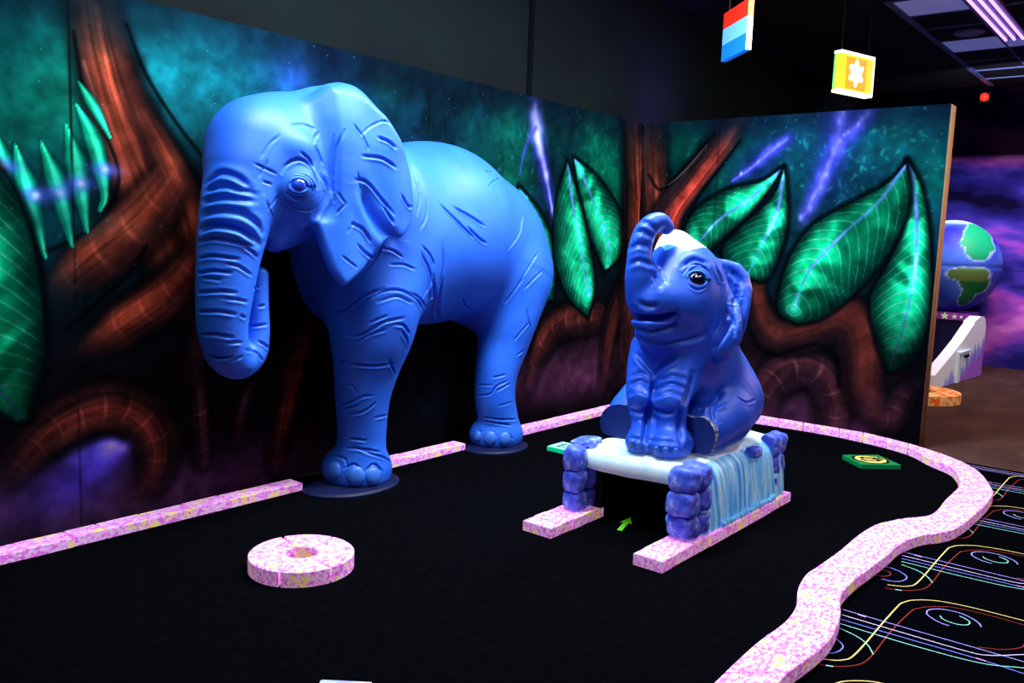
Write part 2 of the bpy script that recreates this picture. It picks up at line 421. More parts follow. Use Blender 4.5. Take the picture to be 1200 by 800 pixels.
for z0, z1 in ((-0.006, 0.022), (0.326, 0.352)):
    bm = bmesh.new(); add_box(bm, -0.006, 0.475, -0.008, 0.074, z0, z1, 0.003); bm_obj('frame_strip', bm, M['y_wh'], ys)
bm = bmesh.new(); add_box(bm, 0.462, 0.476, -0.009, 0.0, 0.0, 0.345, 0.001); bm_obj('frame_strip', bm, M['y_wh'], ys)
vs = []
for k in range(48):
    a = 2*PI*k/48; r = 0.088*(1+0.24*math.cos(6*(a+PI/2)))
    vs.append((0.215+r*math.cos(a)*1.05, 0.175+r*math.sin(a)*1.1))
bm = bmesh.new()
a = [bm.verts.new((x, -0.010, z)) for x, z in vs]; c = [bm.verts.new((x, -0.006, z)) for x, z in vs]
bm.faces.new(a)
for k in range(48): bm.faces.new((a[k], a[(k+1) % 48], c[(k+1) % 48], c[k]))
bm_obj('flower_shape', bm, M['y_wh'], ys)
hang_rods(ys, [(0.04, 0.035), (0.43, 0.035)], 0.35)
tag(ys, 'glowing yellow box sign with white flower shape hanging near ceiling', 'sign')

# ------------------------------------------------------------------ paver borders
def paver(parent, inner, outer, h, z0=0.0, bev=0.004):
    """one block between two plan polylines of equal length"""
    poly = [tuple(p) for p in inner]+[tuple(p) for p in outer[::-1]]
    ar = sum(poly[i][0]*poly[(i+1) % len(poly)][1]-poly[(i+1) % len(poly)][0]*poly[i][1] for i in range(len(poly)))
    if ar < 0: poly = poly[::-1]
    c = np.mean(poly, 0)
    def inset(d): return [tuple(np.array(p)+(c-np.array(p))/np.linalg.norm(c-np.array(p))*d) for p in poly]
    bm = bmesh.new()
    lo = [bm.verts.new((x, y, z0)) for x, y in poly]
    up = [bm.verts.new((x, y, h-bev)) for x, y in poly]
    tp = [bm.verts.new((x, y, h)) for x, y in inset(bev*1.3)]
    n = len(poly)
    for A, B in ((lo, up), (up, tp)):
        for i in range(n): bm.faces.new((A[i], A[(i+1) % n], B[(i+1) % n], B[i]))
    bm.faces.new(tp); bm.faces.new(lo[::-1])
    return bm_obj('paver', bm, M['pink'], parent)
def straight_curb(x0, x1, y0, y1, h, label, seed, joints=None, z0=0.0):
    root = empty('paver_curb', ((x0+x1)/2, (y0+y1)/2, z0))
    rnd = random.Random(seed)
    xs = [x0]
    if joints: xs += joints
    else:
        while xs[-1] < x1-0.30: xs.append(xs[-1]+rnd.choice([0.2, 0.2, 0.2, 0.1]))
    xs.append(x1)
    cx, cy = (x0+x1)/2, (y0+y1)/2
    for a, b_ in zip(xs[:-1], xs[1:]):
        j = rnd.uniform(-.003, .003)
        paver(root, [(a+.003-cx, y0-cy+j), (b_-.003-cx, y0-cy+j)], [(a+.003-cx, y1-cy+j), (b_-.003-cx, y1-cy+j)], h+rnd.uniform(-.002, .002), .0045 if z0 == 0 else 0.0)
    tag(root, label, 'curb', 'pink paver curbs')
    return root
def gx(px, py): return float(gz(px, py, 0.03)[0])
straight_curb(-6.2, -4.15, -0.262, -0.142, 0.052, 'straight pink paver curb along the mural left of the front foot', 3,
              joints=[-6.0, -5.82, -5.62, gx(26, 648), gx(86, 634), gx(122, 624), gx(174, 612), gx(223, 600), gx(268, 590), gx(295, 584)])
straight_curb(-3.46, -2.70, -0.262, -0.142, 0.052, 'short pink paver curb between the front and hind foot of the adult elephant', 4)
straight_curb(-2.10, -0.26, -0.262, -0.142, 0.052, 'pink paver curb from the hind foot to the corner', 5)
# the winding curb
big = empty('paver_curb', tuple(mid[len(mid)//2].tolist())+(0.0,))
o3 = np.array(big.location[:2])
seglen = np.concatenate([[0], np.cumsum(np.linalg.norm(np.diff(mid, axis=0), axis=1))])
tot = seglen[-1]
def at_len(P, s):
    return np.array([np.interp(s, seglen, P[:, 0]), np.interp(s, seglen, P[:, 1])])
s = 0.0; k = 0
while s < tot-0.02:
    ln = 0.1 if k % 5 == 3 else 0.21
    if s > 3.4 and s < 4.5: ln = 0.13
    e = min(s+ln, tot)
    ss = np.linspace(s+.003, e-.003, 5)
    inn = [at_len(cin, t)-o3 for t in ss]; out = [at_len(cou, t)-o3 for t in ss]
    paver(big, inn, out, CURB_H+random.uniform(-.0012, .0012), .0046, bev=0.003)
    s = e; k += 1
tag(big, 'winding pink paver curb between the black felt and the neon carpet', 'curb', 'pink paver curbs')
# the paver ring on the felt
c0 = gz(353, 646, 0.075)
E5 = [gz(291.5, 647, .075), gz(415, 647, .075)]
RR = np.linalg.norm(E5[1]-E5[0])/2
c0 = (E5[0]+E5[1])/2
ring = empty('paver_ring', (c0[0], c0[1], 0.0046))
a0s = [math.radians(x) for x in (-52, 22, 92, 128, 205, 262)]
angs = [-95, -35, 15, 75, 150, 210, 265]
for a, b_ in zip(angs[:-1], angs[1:]):
    tt = [math.radians(a+(b_-a)*t/8) for t in np.linspace(.2, 7.8, 9)]
    paver(ring, [np.array((math.cos(t), math.sin(t)))*RR*0.30 for t in tt], [np.array((math.cos(t), math.sin(t)))*RR for t in tt], 0.072)
tag(ring, 'round pink ring of wedge pavers lying alone on the black felt', 'paver ring')

# ------------------------------------------------------------------ tunnel platform under the calf
def tunnel_rail(y0, y1, x0, x1, label, seed):
    return straight_curb(x0, x1, y0, y1, 0.058, label, seed, joints=None, z0=0.0046)
tunnel_rail(-1.83, -1.645, -3.76, -2.2, 'pink paver rail under the left stone pillars of the tunnel', 11)
tunnel_rail(-2.49, -2.33, -3.76, -2.16, 'pink paver rail along the waterfall side of the tunnel', 12)
M['water'] = ramp_mat('painted_waterfall', [(0.25, (40, 120, 226)), (0.40, (70, 166, 240)), (0.50, (120, 206, 248)), (0.60, (180, 234, 252)), (0.8, (235, 252, 255))],
                      9, 6, 0.45, stretch=(3.2, 0.45, 0.28), spec=0.4, emit=0.13)
M['white_top'] = ramp_mat('pale_ice_paint', [(0.3, (150, 212, 238)), (0.45, (205, 238, 246)), (0.6, (238, 252, 252))], 4, 6, 0.5, spec=0.35, emit=0.08)
M['stone'] = ramp_mat('blue_stone_paint', [(0.3, (40, 56, 170)), (0.46, (74, 94, 220)), (0.56, (104, 128, 240)), (0.61, (190, 204, 255)), (0.66, (120, 140, 244)), (1.0, (200, 210, 255))],
                      11, 9, 0.5, spec=0.35, bump=0.5, nrough=0.7)
Z0 = 0.062
plat = empty('tunnel_platform', (-2.75, -2.0, Z0))
def loc(x, y, z): return (x+2.75, y+2.0, z-Z0)
# profile (y, z): right skirt up over the top and down the left side
prof = [(-2.465, .064), (-2.462, .12), (-2.452, .22), (-2.438, .31), (-2.412, .368), (-2.35, .402), (-2.24, .414), (-2.0, .42), (-1.85, .42), (-1.74, .41), (-1.685, .385), (-1.66, .33), (-1.65, .2), (-1.65, .064)]
prof = crom(prof, 5)
nx = 90
X0, X1 = -3.30, -2.22
verts = []; faces = []
pn = []
for i in range(len(prof)):
    t = prof[min(i+1, len(prof)-1)]-prof[max(i-1, 0)]; t /= np.linalg.norm(t); pn.append((-t[1], t[0]))
for i in range(nx+1):
    x = X0+(X1-X0)*i/nx
    u = i/nx
    for j, (y, z) in enumerate(prof):
        side = 1.0 if z < .385 else max(0.0, (0.42-z)/0.035)
        rip = (noise.noise((x*14, 3.1+z*0.9, 7.0))*0.020+noise.noise((x*38, 1.7+z*1.2, 2.0))*0.010)*side
        fl = -0.02*side*math.sin(min(1, z/.35)*PI)*0.6
        lip = 0.0
        if side < .5: rip += noise.noise((x*3, y*5, 4.0))*0.006
        d = rip
        yy = y-(-1)*0+(-pn[j][0])*-1*0
        nyv, nzv = pn[j]
        verts.append(loc(x, y+nyv*d, z+nzv*d))
npf = len(prof)
for i in range(nx):
    for j in range(npf-1):
        faces.append((i*npf+j, i*npf+j+1, (i+1)*npf+j+1, (i+1)*npf+j))
ws = mesh_obj('water_sheet', verts, faces, [M['water'], M['white_top']], plat, True,
              mi=[1 if (prof[f[0] % npf][1] > .396) else 0 for f in faces])
sd = ws.modifiers.new('solid', 'SOLIDIFY'); sd.thickness = 0.07; sd.offset = 1.0
sd.use_rim = True
# pale lip hanging over the tunnel mouth
lipv = []; lipf = []
N = 40
lp = crom([(-3.26, .414), (-3.33, .411), (-3.375, .395), (-3.385, .352), (-3.372, .318), (-3.345, .306), (-3.30, .31)], 4)
for i in range(N+1):
    y = -2.30+(0.62)*i/N
    for (x, z) in lp:
        k = noise.noise((y*5, z*3, 9.0))*0.012
        lipv.append(loc(x+k, y, z+noise.noise((y*7, 0.3, x*4))*0.008-(0.012*math.sin(PI*i/N) if z < .4 else 0)))
nl = len(lp)
for i in range(N):
    for j in range(nl-1): lipf.append((i*nl+j, (i+1)*nl+j, (i+1)*nl+j+1, i*nl+j+1))
lip = mesh_obj('ice_lip', lipv, lipf, [M['white_top']], plat, True)
sd = lip.modifiers.new('solid', 'SOLIDIFY'); sd.thickness = 0.02; sd.offset = -1
# foam beads along the foot of the fall
for i in range(17):
    bm = bmesh.new(); bmesh.ops.create_uvsphere(bm, u_segments=10, v_segments=8, radius=0.017)
    o = bm_obj('foam_bead', bm, M['water'], plat, True)
    o.location = loc(-3.08+0.042*i, -2.477+0.003*math.sin(i*2.1), 0.079); o.scale = (1.2, .9, 1.1+.3*math.sin(i*1.3))
def stone(cx, cy, cz, sx, sy, sz, seed):
    bm = bmesh.new(); bmesh.ops.create_cube(bm, size=2.0)
    bmesh.ops.subdivide_edges(bm, edges=bm.edges[:], cuts=9, use_grid_fill=True)
    for v in bm.verts:
        p = v.co
        n4 = (abs(p.x)**3.6+abs(p.y)**3.6+abs(p.z)**3.6)**(1/3.6)
        p = p/n4
        q = Vector((p.x*1.1+seed*3.7, p.y*1.1, p.z*1.1))
        k = 1+0.13*noise.noise(q)+0.05*noise.noise(q*2.7)
        v.co = Vector((p.x*sx*k, p.y*sy*k, p.z*sz*k))
    o = bm_obj('stone', bm, M['stone'], plat, True)
    o.location = loc(cx, cy, cz); o.rotation_euler = (random.uniform(-.06, .06), random.uniform(-.06, .06), random.uniform(-.15, .15))
bm = bmesh.new()
for (x0, x1, y0, y1, z0_, z1_) in ((-3.26, -2.3, -1.838, -1.832, .006, .36), (-3.26, -2.3, -2.326, -2.322, .006, .36), (-2.306, -2.3, -2.32, -1.84, .006, .36), (-3.28, -2.3, -2.32, -1.84, .318, .33), (-3.305, -3.25, -1.84, -1.72, .068, .345)):
    add_box(bm, x0+2.75, x1+2.75, y0+2.0, y1+2.0, z0_-Z0, z1_-Z0)
bm_obj('tunnel_lining', bm, M['black'], plat)
sd_ = 0
def pillar(x0, x1, y0, y1, rows, nxs, nys):
    global sd_
    zz = 0.071
    for r, h in enumerate(rows):
        for i in range(nxs):
            for j in range(nys):
                wx_, wy_ = (x1-x0)/nxs, (y1-y0)/nys
                jit = random.uniform(-.010, .010)
                stone(x0+wx_*(i+.5)+jit, y0+wy_*(j+.5), zz+h/2, wx_*.53, wy_*.53, h*.54, sd_); sd_ += 1
        zz += h*0.985
pillar(-3.46, -3.22, -2.475, -2.325, [.118, .128, .118], 2, 1)      # right front, two stones deep
pillar(-3.47, -3.25, -1.795, -1.68, [.105, .12, .13], 2, 1)          # left front
pillar(-2.36, -2.20, -2.455, -2.35, [.12, .12, .125], 2, 1)         # right back
stone(-2.63, -2.43, .385, .055, .035, .032, 91)
stone(-3.30, -1.72, .428, .10, .055, .02, 92)
tag(plat, 'waterfall painted tunnel platform with blue stone pillars under the calf', 'platform')

# ------------------------------------------------------------------ number plates on the felt
M['mat_green'] = plain('green_plate', (8, 130, 66), 0.45, 0.3, emit=0.03); M['mint_plate'] = plain('mint_plate_side', (20, 236, 150), 0.45, 0.3, emit=0.1)
M['mint_top'] = plain('pale_mint_plate', (170, 250, 215), 0.45, 0.3, emit=0.1); M['cream'] = plain('cream_yellow_print', (245, 222, 110), 0.6, 0.2, emit=0.05); M['inkblack'] = plain('black_print', (6, 6, 8), 0.7, 0.1)
c_ = [gz(987, 533, .038), gz(1029, 533, .038), gz(1056, 545, .038), gz(1009, 544, .038)]
cc = np.mean(c_, 0)
nb = empty('number_plate', (cc[0], cc[1], 0.0046))
bm = bmesh.new(); add_prism(bm, [tuple((q-cc)[:2]) for q in c_][::-1], 0, .036)
bmesh.ops.bevel(bm, geom=bm.edges[:], offset=.003, segments=1, affect='EDGES'); bm_obj('plate', bm, M['mat_green'], nb)
ex = (c_[2]-c_[3]+c_[1]-c_[0])[:2]/2; ey = (c_[0]-c_[3]+c_[1]-c_[2])[:2]/2
def pe(u, v): return tuple(ex*u+ey*v)
def disc(name, r0, r1, mat, z0, z1):
    bm = bmesh.new()
    n = 40
    if r0 == 0: add_prism(bm, [pe(r1*math.cos(2*PI*k/n), r1*math.sin(2*PI*k/n)) for k in range(n)][::1], z0, z1)
    return bm_obj(name, bm, mat, nb)
disc('black_disc', 0, .44, M['inkblack'], .034, .0368); disc('yellow_disc', 0, .37, M['cream'], .0365, .0376)
def bar(u0, v0, u1, v1, w=.045):
    a = np.array((u0, v0)); b2 = np.array((u1, v1)); t = (b2-a)/np.linalg.norm(b2-a); n = np.array((-t[1], t[0]))*w
    bm = bmesh.new(); add_prism(bm, [pe(*(a+n)), pe(*(a-n)), pe(*(b2-n)), pe(*(b2+n))], .0374, .0384)
    return bm
for i, q in enumerate([(-.16, .2, .16, .2), (.16, .2, .16, .02), (-.16, .02, .16, .02), (-.16, .2, -.16, .02), (-.16, -.17, .16, -.17), (.16, .02, .16, -.17), (-.28, -.02, -.2, -.2), (.26, .16, .28, -.1)]):
    bm_obj('print', bar(*q), M['inkblack'], nb)
tag(nb, 'green hole number plate with yellow disc near the right curb', 'number plate')
np_ = empty('number_plate', tuple(gz(663, 524, .03)[:2])+(0.0046,))
q_ = [gz(654.5, 531, .0), gz(657, 521, .045), gz(668, 521, .045)]
bm = bmesh.new(); add_box(bm, -.10, .10, -.10, .10, 0, .034, .003); bm_obj('plate', bm, M['mint_plate'], np_)
bm = bmesh.new(); add_box(bm, -.095, .095, -.095, .095, .033, .0355); bm_obj('plate_face', bm, M['mint_top'], np_)
for (x0, x1, y0, y1) in [(-.065, .05, .03, .045), (-.065, -.05, -.05, .045), (-.015, 0, -.03, .045), (.035, .05, -.05, .045)]:
    bm = bmesh.new(); add_box(bm, x0, x1, y0, y1, .0353, .0365); bm_obj('print', bm, M['inkblack'], np_)
tag(np_, 'mint green number plate peeking out behind the left stone pillar', 'number plate')
# pale block at the bottom edge of the frame
M['paleblock'] = ramp_mat('pale_pink_block_paint', [(0.35, (190, 150, 240)), (0.5, (160, 180, 250)), (0.62, (240, 220, 250))], 7, 5, 0.6, emit=0.1)
p_ = gz(406, 797, .1)
pb = empty('pale_block', (p_[0], p_[1], 0.0046), math.radians(-52))
bm = bmesh.new(); add_box(bm, -.085, .085, -.16, -.0, 0, .096, .006); bm_obj('block', bm, M['paleblock'], pb)
bm = bmesh.new(); add_box(bm, -.055, .055, -.13, -.03, .092, .102, .004); bm_obj('cap', bm, M['paleblock'], pb)
tag(pb, 'pale pink and blue block just entering the bottom edge of the view', 'block')

# ------------------------------------------------------------------ beyond the right board: globe, icy ramp, orange ring
GX = 5.55
gc = wx(1114, 311.5, GX); gr = float((wx(1114, 258, GX)[2]-wx(1114, 365, GX)[2])/2)
glo = empty('globe', (GX, gc[1], 0.0))
n = 220
me_v = []; me_f = []; cols = []
nu, nv = 160, 90
land = [  # (lon, lat, rlon, rlat) patches as seen from the course, in degrees; 0 lon faces the course
 (34, 36, 24, 22), (26, 18, 14, 10), (48, 50, 22, 18), (10, 30, 6, 5), (18, -9, 26, 9), (28, -22, 20, 15), (24, -40, 13, 16), (160, 40, 50, 25), (200, -20, 30, 20), (-110, 30, 40, 22), (-120, -20, 20, 30)]
for j in range(nv+1):
    la = -PI/2+PI*j/nv
    for i in range(nu):
        lo = 2*PI*i/nu
        d = Vector((math.cos(la)*math.cos(lo), math.cos(la)*math.sin(lo), math.sin(la)))
        seam = 1-0.02*math.exp(-((la*57.3-0.5)/1.4)**2)
        me_v.append((d*gr*seam)[:])
        lod = math.degrees(lo)-197; lod = (lod+180) % 360-180; lad = math.degrees(la)
        w = noise.noise(d*3.1)*.45+noise.noise(d*8)*.25
        L_ = max(1-((lod-a)/ra)**2-((lad-b2)/rb)**2 for a, b2, ra, rb in land)+w
        sea = np.array(srgb(34, 40, 190)); hi = np.array(srgb(84, 140, 240)); ice = np.array(srgb(205, 240, 250))
        c = sea+(hi-sea)*min(1, max(0, .35+.8*noise.noise(d*2.2+Vector((5, 1, 2)))))
        c = c+(ice-c)*min(1, max(0, (L_+.40)/.4))*.7 if L_ > -.40 else c
        if lad > 62: c = c+(ice-c)*min(1, (lad-62)/14)
        if L_ > 0.0:
            g1 = np.array(srgb(18, 170, 110)); g2 = np.array(srgb(14, 104, 50)); g3 = np.array(srgb(120, 130, 60))
            t = min(1, max(0, (20-lad)/30)); c = g1*(1-t)+g2*t
            if -16 < lad < 4: c = c*.45+g3*.55
        if -70 > lad: c = sea
        cols.append((*c, 1))
for j in range(nv):
    for i in range(nu): me_f.append((j*nu+i, j*nu+(i+1) % nu, (j+1)*nu+(i+1) % nu, (j+1)*nu+i))
M['globe'] = vcol_mat('globe_paint', rough=0.5)
gb = mesh_obj('sphere', me_v, me_f, M['globe'], glo, True)
at = gb.data.color_attributes.new('paint', 'FLOAT_COLOR', 'POINT'); at.data.foreach_set('color', np.array(cols, np.float32).ravel())
gb.location = (0, 0, gc[2])
zb0, zb1 = wx(1110, 374, GX-.3)[2], wx(1110, 366, GX-.3)[2]
M['band'] = ramp_mat('purple_star_band', [(0.4, (90, 40, 150)), (0.6, (190, 70, 200))], 2, 2, 0.5, emit=0.1)
M['star'] = plain('pale_green_star', (200, 250, 180), 0.5, 0.2, emit=0.3)
M['panel'] = plain('dark_indigo_panel', (22, 20, 66), 0.6, 0.2, var=0.2, bump_scale=6)
yR = wx(1134, 370, GX-.3)[1]-gc[1]
bm = bmesh.new(); add_box(bm, -.30, .30, yR, 1.1, 0.0, zb0, 0.01); bm_obj('stand', bm, M['panel'], glo)
bm = bmesh.new(); add_box(bm, -.33, .33, yR-.02, 1.1, zb0, zb1, 0.004); bm_obj('star_band', bm, M['band'], glo)
bm = bmesh.new(); bmesh.ops.create_cone(bm, cap_ends=True, segments=32, radius1=.16, radius2=.10, depth=max(.05, gc[2]-gr-zb1+.09)); o = bm_obj('neck', bm, M['panel'], glo); o.location = (0, 0, (gc[2]-gr+zb1)/2+.02)
for k, (yy, rr) in enumerate([(.07, .026), (.15, .035), (.27, .055), (.40, .040), (.54, .058), (.70, .045), (.86, .055)]):
    zc = (zb0+zb1)/2; bm = bmesh.new()
    pts = [(yR+yy+rr*(1 if i % 2 == 0 else .42)*math.sin(PI*i/5), zc+rr*(1 if i % 2 == 0 else .42)*math.cos(PI*i/5)) for i in range(10)]
    A = [bm.verts.new((-.336, y, z)) for y, z in pts]; B = [bm.verts.new((-.329, y, z)) for y, z in pts]
    bm.faces.new(A)
    for i in range(10): bm.faces.new((A[i], A[(i+1) % 10], B[(i+1) % 10], B[i]))
    bm_obj('star', bm, M['star'], glo)
tag(glo, 'painted earth globe above a starry purple band by the galaxy wall', 'globe')
# icy ramp
m, nt, b = new_mat('icy_ramp_paint')
tc = nt.nodes.new('ShaderNodeTexCoord'); mp = nt.nodes.new('ShaderNodeMapping'); mp.inputs['Scale'].default_value = (5, 1, 1.2)
no = nt.nodes.new('ShaderNodeTexNoise'); no.inputs['Scale'].default_value = 2.4; no.inputs['Detail'].default_value = 6
nt.links.new(tc.outputs['Object'], mp.inputs['Vector']); nt.links.new(mp.outputs['Vector'], no.inputs['Vector'])
sp = nt.nodes.new('ShaderNodeSeparateXYZ'); nt.links.new(tc.outputs['Object'], sp.inputs['Vector'])
# height above the slope line decides snow white against lilac
ma = nt.nodes.new('ShaderNodeMath'); ma.operation = 'MULTIPLY_ADD'; ma.inputs[1].default_value = -0.31; nt.links.new(sp.outputs['X'], ma.inputs[0]); nt.links.new(sp.outputs['Z'], ma.inputs[2])
mb = nt.nodes.new('ShaderNodeMath'); mb.operation = 'MULTIPLY_ADD'; mb.inputs[1].default_value = 0.55; nt.links.new(no.outputs['Fac'], mb.inputs[0]); nt.links.new(ma.outputs[0], mb.inputs[2])
cr = nt.nodes.new('ShaderNodeValToRGB'); el = cr.color_ramp.elements; el.new(.5); el.new(.5)
for e, (pp, c) in zip(el, [(0.0, (176, 104, 226)), (0.10, (150, 150, 240)), (0.17, (170, 190, 250)), (0.20, (245, 250, 255))]): e.position = pp; e.color = (*srgb(*c), 1)
nt.links.new(mb.outputs[0], cr.inputs['Fac']); nt.links.new(cr.outputs['Color'], b.inputs['Base Color'])
nt.links.new(cr.outputs['Color'], b.inputs['Emission Color']); b.inputs['Emission Strength'].default_value = .12
M['icy'] = m
ra = gz(1094, 456, 0); rb_ = wx(1150, 436, 5.2)
rmp = empty('icy_ramp', (ra[0], ra[1], 0))
ztop = wx(1145, 369, rb_[0]-.05)[2]
Lx = rb_[0]-ra[0]; dyr = rb_[1]-ra[1]
ts = [0, .12, .3, .5, .66, .72, .73, .86, .93, .97, 1.0]
zs = [.16, .24, .40, .56, .72, .77, .81, .87, .86, .82, .70]
zs = [z/0.87*ztop if z > .3 else z for z in zs]
verts = []
for t, z in zip(ts, zs):
    for yy in (0, .13):
        verts.append((t*Lx, t*dyr+yy, 0)); verts.append((t*Lx, t*dyr+yy, z))
faces = []
for i in range(len(ts)-1):
    a, b_ = 4*i, 4*i+4
    faces += [(a, b_, b_+1, a+1), (a+2, a+3, b_+3, b_+2), (a+1, b_+1, b_+3, a+3), (a, a+2, b_+2, b_)]
faces += [(0, 1, 3, 2), (4*len(ts)-4, 4*len(ts)-2, 4*len(ts)-1, 4*len(ts)-3)]
mesh_obj('slope', verts, faces, M['icy'], rmp)
bm = bmesh.new(); add_box(bm, Lx*.40, Lx*.47, dyr*.44-.03, dyr*.44+.05, 0, .36, .01); bm_obj('side_post', bm, M['white_top'], rmp)
bm = bmesh.new(); add_box(bm, Lx*.56, Lx*.66, dyr*.6-.02, dyr*.6+.05, .29, .325, .004); bm_obj('slot', bm, M['black'], rmp)
bm = bmesh.new(); add_box(bm, Lx*.40, Lx*.68, dyr*.54-.03, dyr*.54+.06, .36, .385, .008); bm_obj('ledge', bm, M['white_top'], rmp)
tag(rmp, 'white and lilac icy ramp rising below the globe', 'ramp')
M['orange'] = ramp_mat('orange_paver_paint', [(0.35, (255, 96, 20)), (0.45, (255, 130, 50)), (0.52, (255, 205, 130)), (0.75, (255, 240, 190))], 14, 7, 0.75, emit=0.15)
oc = gz(1092, 464, .03); RR2 = 0.42
org = empty('paver_ring', (oc[0]-.12, oc[1]+.12, 0.0))
for a in range(0, 360, 45):
    tt = [math.radians(a+45*t/6) for t in np.linspace(.1, 5.9, 7)]
    q = paver(org, [np.array((math.cos(t), math.sin(t)))*RR2*.42 for t in tt], [np.array((math.cos(t), math.sin(t)))*RR2 for t in tt], 0.10)
    q.data.materials[0] = M['orange']
tag(org, 'orange ring of pavers on the orange-lit floor below the icy ramp', 'paver ring')
# ------------------------------------------------------------------ airbrushed jungle mural on the two boards, painted as point colours on fine grids
def vnoise(u, v, seed):
    rs = np.random.RandomState(seed); T = rs.rand(256, 256)
    iu = np.floor(u).astype(int); iv = np.floor(v).astype(int); fu = u-iu; fv = v-iv
    fu = fu*fu*(3-2*fu); fv = fv*fv*(3-2*fv)
    a = T[iu % 256, iv % 256]; b = T[(iu+1) % 256, iv % 256]; c = T[iu % 256, (iv+1) % 256]; d = T[(iu+1) % 256, (iv+1) % 256]
    return (a*(1-fu)+b*fu)*(1-fv)+(c*(1-fu)+d*fu)*fv
def fbm(u, v, seed, oct=4):
    s = 0; a = .5; t = 0
    for i in range(oct):
        s = s+a*vnoise(u*2**i+17.3*i, v*2**i+5.1*i, seed+i); t += a; a *= .55
    return s/t
def sstep(a, b, x):
    t = np.clip((x-a)/(b-a), 0, 1); return t*t*(3-2*t)
class Board:
    def __init__(s, u0, u1, z0, z1, h, conv):
        s.u = np.linspace(u0, u1, int((u1-u0)/h)+1); s.z = np.linspace(z0, z1, int((z1-z0)/h)+1)
        s.C = np.zeros((len(s.u), len(s.z), 3)); s.conv = conv
    def pt(s, q): return np.array([s.conv(*p) for p in q])
    def sub(s, P, pad):
        i0, i1 = np.searchsorted(s.u, [P[:, 0].min()-pad, P[:, 0].max()+pad]); j0, j1 = np.searchsorted(s.z, [P[:, 1].min()-pad, P[:, 1].max()+pad])
        if i1-i0 < 1 or j1-j0 < 1: return None
        return slice(i0, i1), slice(j0, j1)
    def uv(s, sl): return np.meshgrid(s.u[sl[0]], s.z[sl[1]], indexing='ij')
    def near(s, P, pad):
        """nearest position on a polyline: distance, arc length, signed side distance"""
        sl = s.sub(P, pad)
        if sl is None: return None
        U, V = s.uv(sl)
        best = np.full(U.shape, 1e9); T = np.zeros(U.shape); S = np.zeros(U.shape)
        L = 0.0
        for a, b in zip(P[:-1], P[1:]):
            e = b-a; l = np.hypot(*e)+1e-9
            t = np.clip(((U-a[0])*e[0]+(V-a[1])*e[1])/l**2, 0, 1)
            dx, dy = U-a[0]-t*e[0], V-a[1]-t*e[1]; d = np.hypot(dx, dy)
            m = d < best
            best = np.where(m, d, best); T = np.where(m, L+t*l, T)
            S = np.where(m, np.where(e[0]*dy-e[1]*dx >= 0, d, -d), S)
            L += l
        return sl, U, V, best, T/L, S, L
    def mix(s, sl, a, col):
        a = np.clip(a, 0, 1)[..., None]
        s.C[sl] = s.C[sl]*(1-a)+np.asarray(col)/255.0*a if np.ndim(col) == 1 else s.C[sl]*(1-a)+col*a
    def add(s, sl, a, col): s.C[sl] = s.C[sl]+np.clip(a, 0, 1)[..., None]*np.asarray(col)/255.0
    def fog(s, px, py, r, col, a, ry=None):
        c = s.pt([(px, py)])[0]; ry = ry or r
        sl = s.sub(np.array([c, c]), 2.4*max(r, ry))
        if sl is None: return
        U, V = s.uv(sl)
        n = .65+.7*fbm(U*3+9, V*3+3, int(px) % 97, 4)
        s.mix(sl, a*np.exp(-(((U-c[0])/r)**2+((V-c[1])/ry)**2))*n, col)
    def stroke(s, pts, w, col, a=1.0, soft=1.0, add=False, taper=True):
        P = crom(s.pt(pts), 6); w = np.asarray(w if np.ndim(w) else [w, w], float)
        r = s.near(P, w.max()*1.6)
        if r is None: return
        sl, U, V, d, t, S, L = r
        ww = np.interp(t, np.linspace(0, 1, len(w)), w)
        al = a*(1-sstep(1-soft, 1.15, d/ww))
        (s.add if add else s.mix)(sl, al, col)
    def root(s, pts, w, hi, mid, lo, seed, side=.25, rings=0, a=1.0, streak=1.0, ringcol=(190, 110, 90), fade=None, wk=1.25):
        """a painted trunk or root: lighter core, dark rims, long grain, optional pale rings"""
        P = crom(s.pt(pts), 8); w = np.asarray(w if np.ndim(w) else [w, w], float)*wk
        r = s.near(P, w.max()*1.5)
        if r is None: return
        sl, U, V, d, t, S, L = r
        ww = np.interp(t, np.linspace(0, 1, len(w)), w)
        x = S/ww
        n = fbm(x*2.2+5, t*L*1.3+seed, seed, 4); n2 = fbm(x*7+3, t*L*1.1, seed+9, 3)
        core = np.exp(-((x-side)/.60)**2)*(.35+1.0*n)
        col = np.asarray(lo)[None, None]/255.*(1-sstep(0, 1, core*1.6)[..., None])+np.asarray(mid)[None, None]/255.*sstep(0, 1, core*1.6)[..., None]
        col = col+(np.asarray(hi)[None, None]/255.-col)*sstep(.55, 1.1, core*1.15)[..., None]
        g = 1-.22*streak*sstep(.50, .66, n2)
        col = col*g[..., None]+np.asarray(hi)/255.*.25*streak*(sstep(.58, .74, fbm(x*5+1, t*L*1.0+4, seed+31, 2))*np.exp(-(x/.7)**2))[..., None]
        if rings:
            ph = t*L*rings+.35*x**2+.06*n
            rl = np.exp(-(((ph % 1)-.5)/.055)**2)*np.exp(-((x-side*.5)/.55)**2)
            col = col+np.asarray(ringcol)/255.*.22*rl[..., None]
        al = a*(1-sstep(.66, 1.08, np.abs(x)))*(1-sstep(.97, 1.2, d/ww))
        if fade is not None: al = al*np.interp(t, np.linspace(0, 1, len(fade)), fade)
        # dark gap around the tube
        s.mix(sl, .75*a*(1-sstep(.9, 1.35, d/ww))*(1 if fade is None else np.interp(t, np.linspace(0, 1, len(fade)), fade)), (10, 8, 12))
        s.mix(sl, al, col)
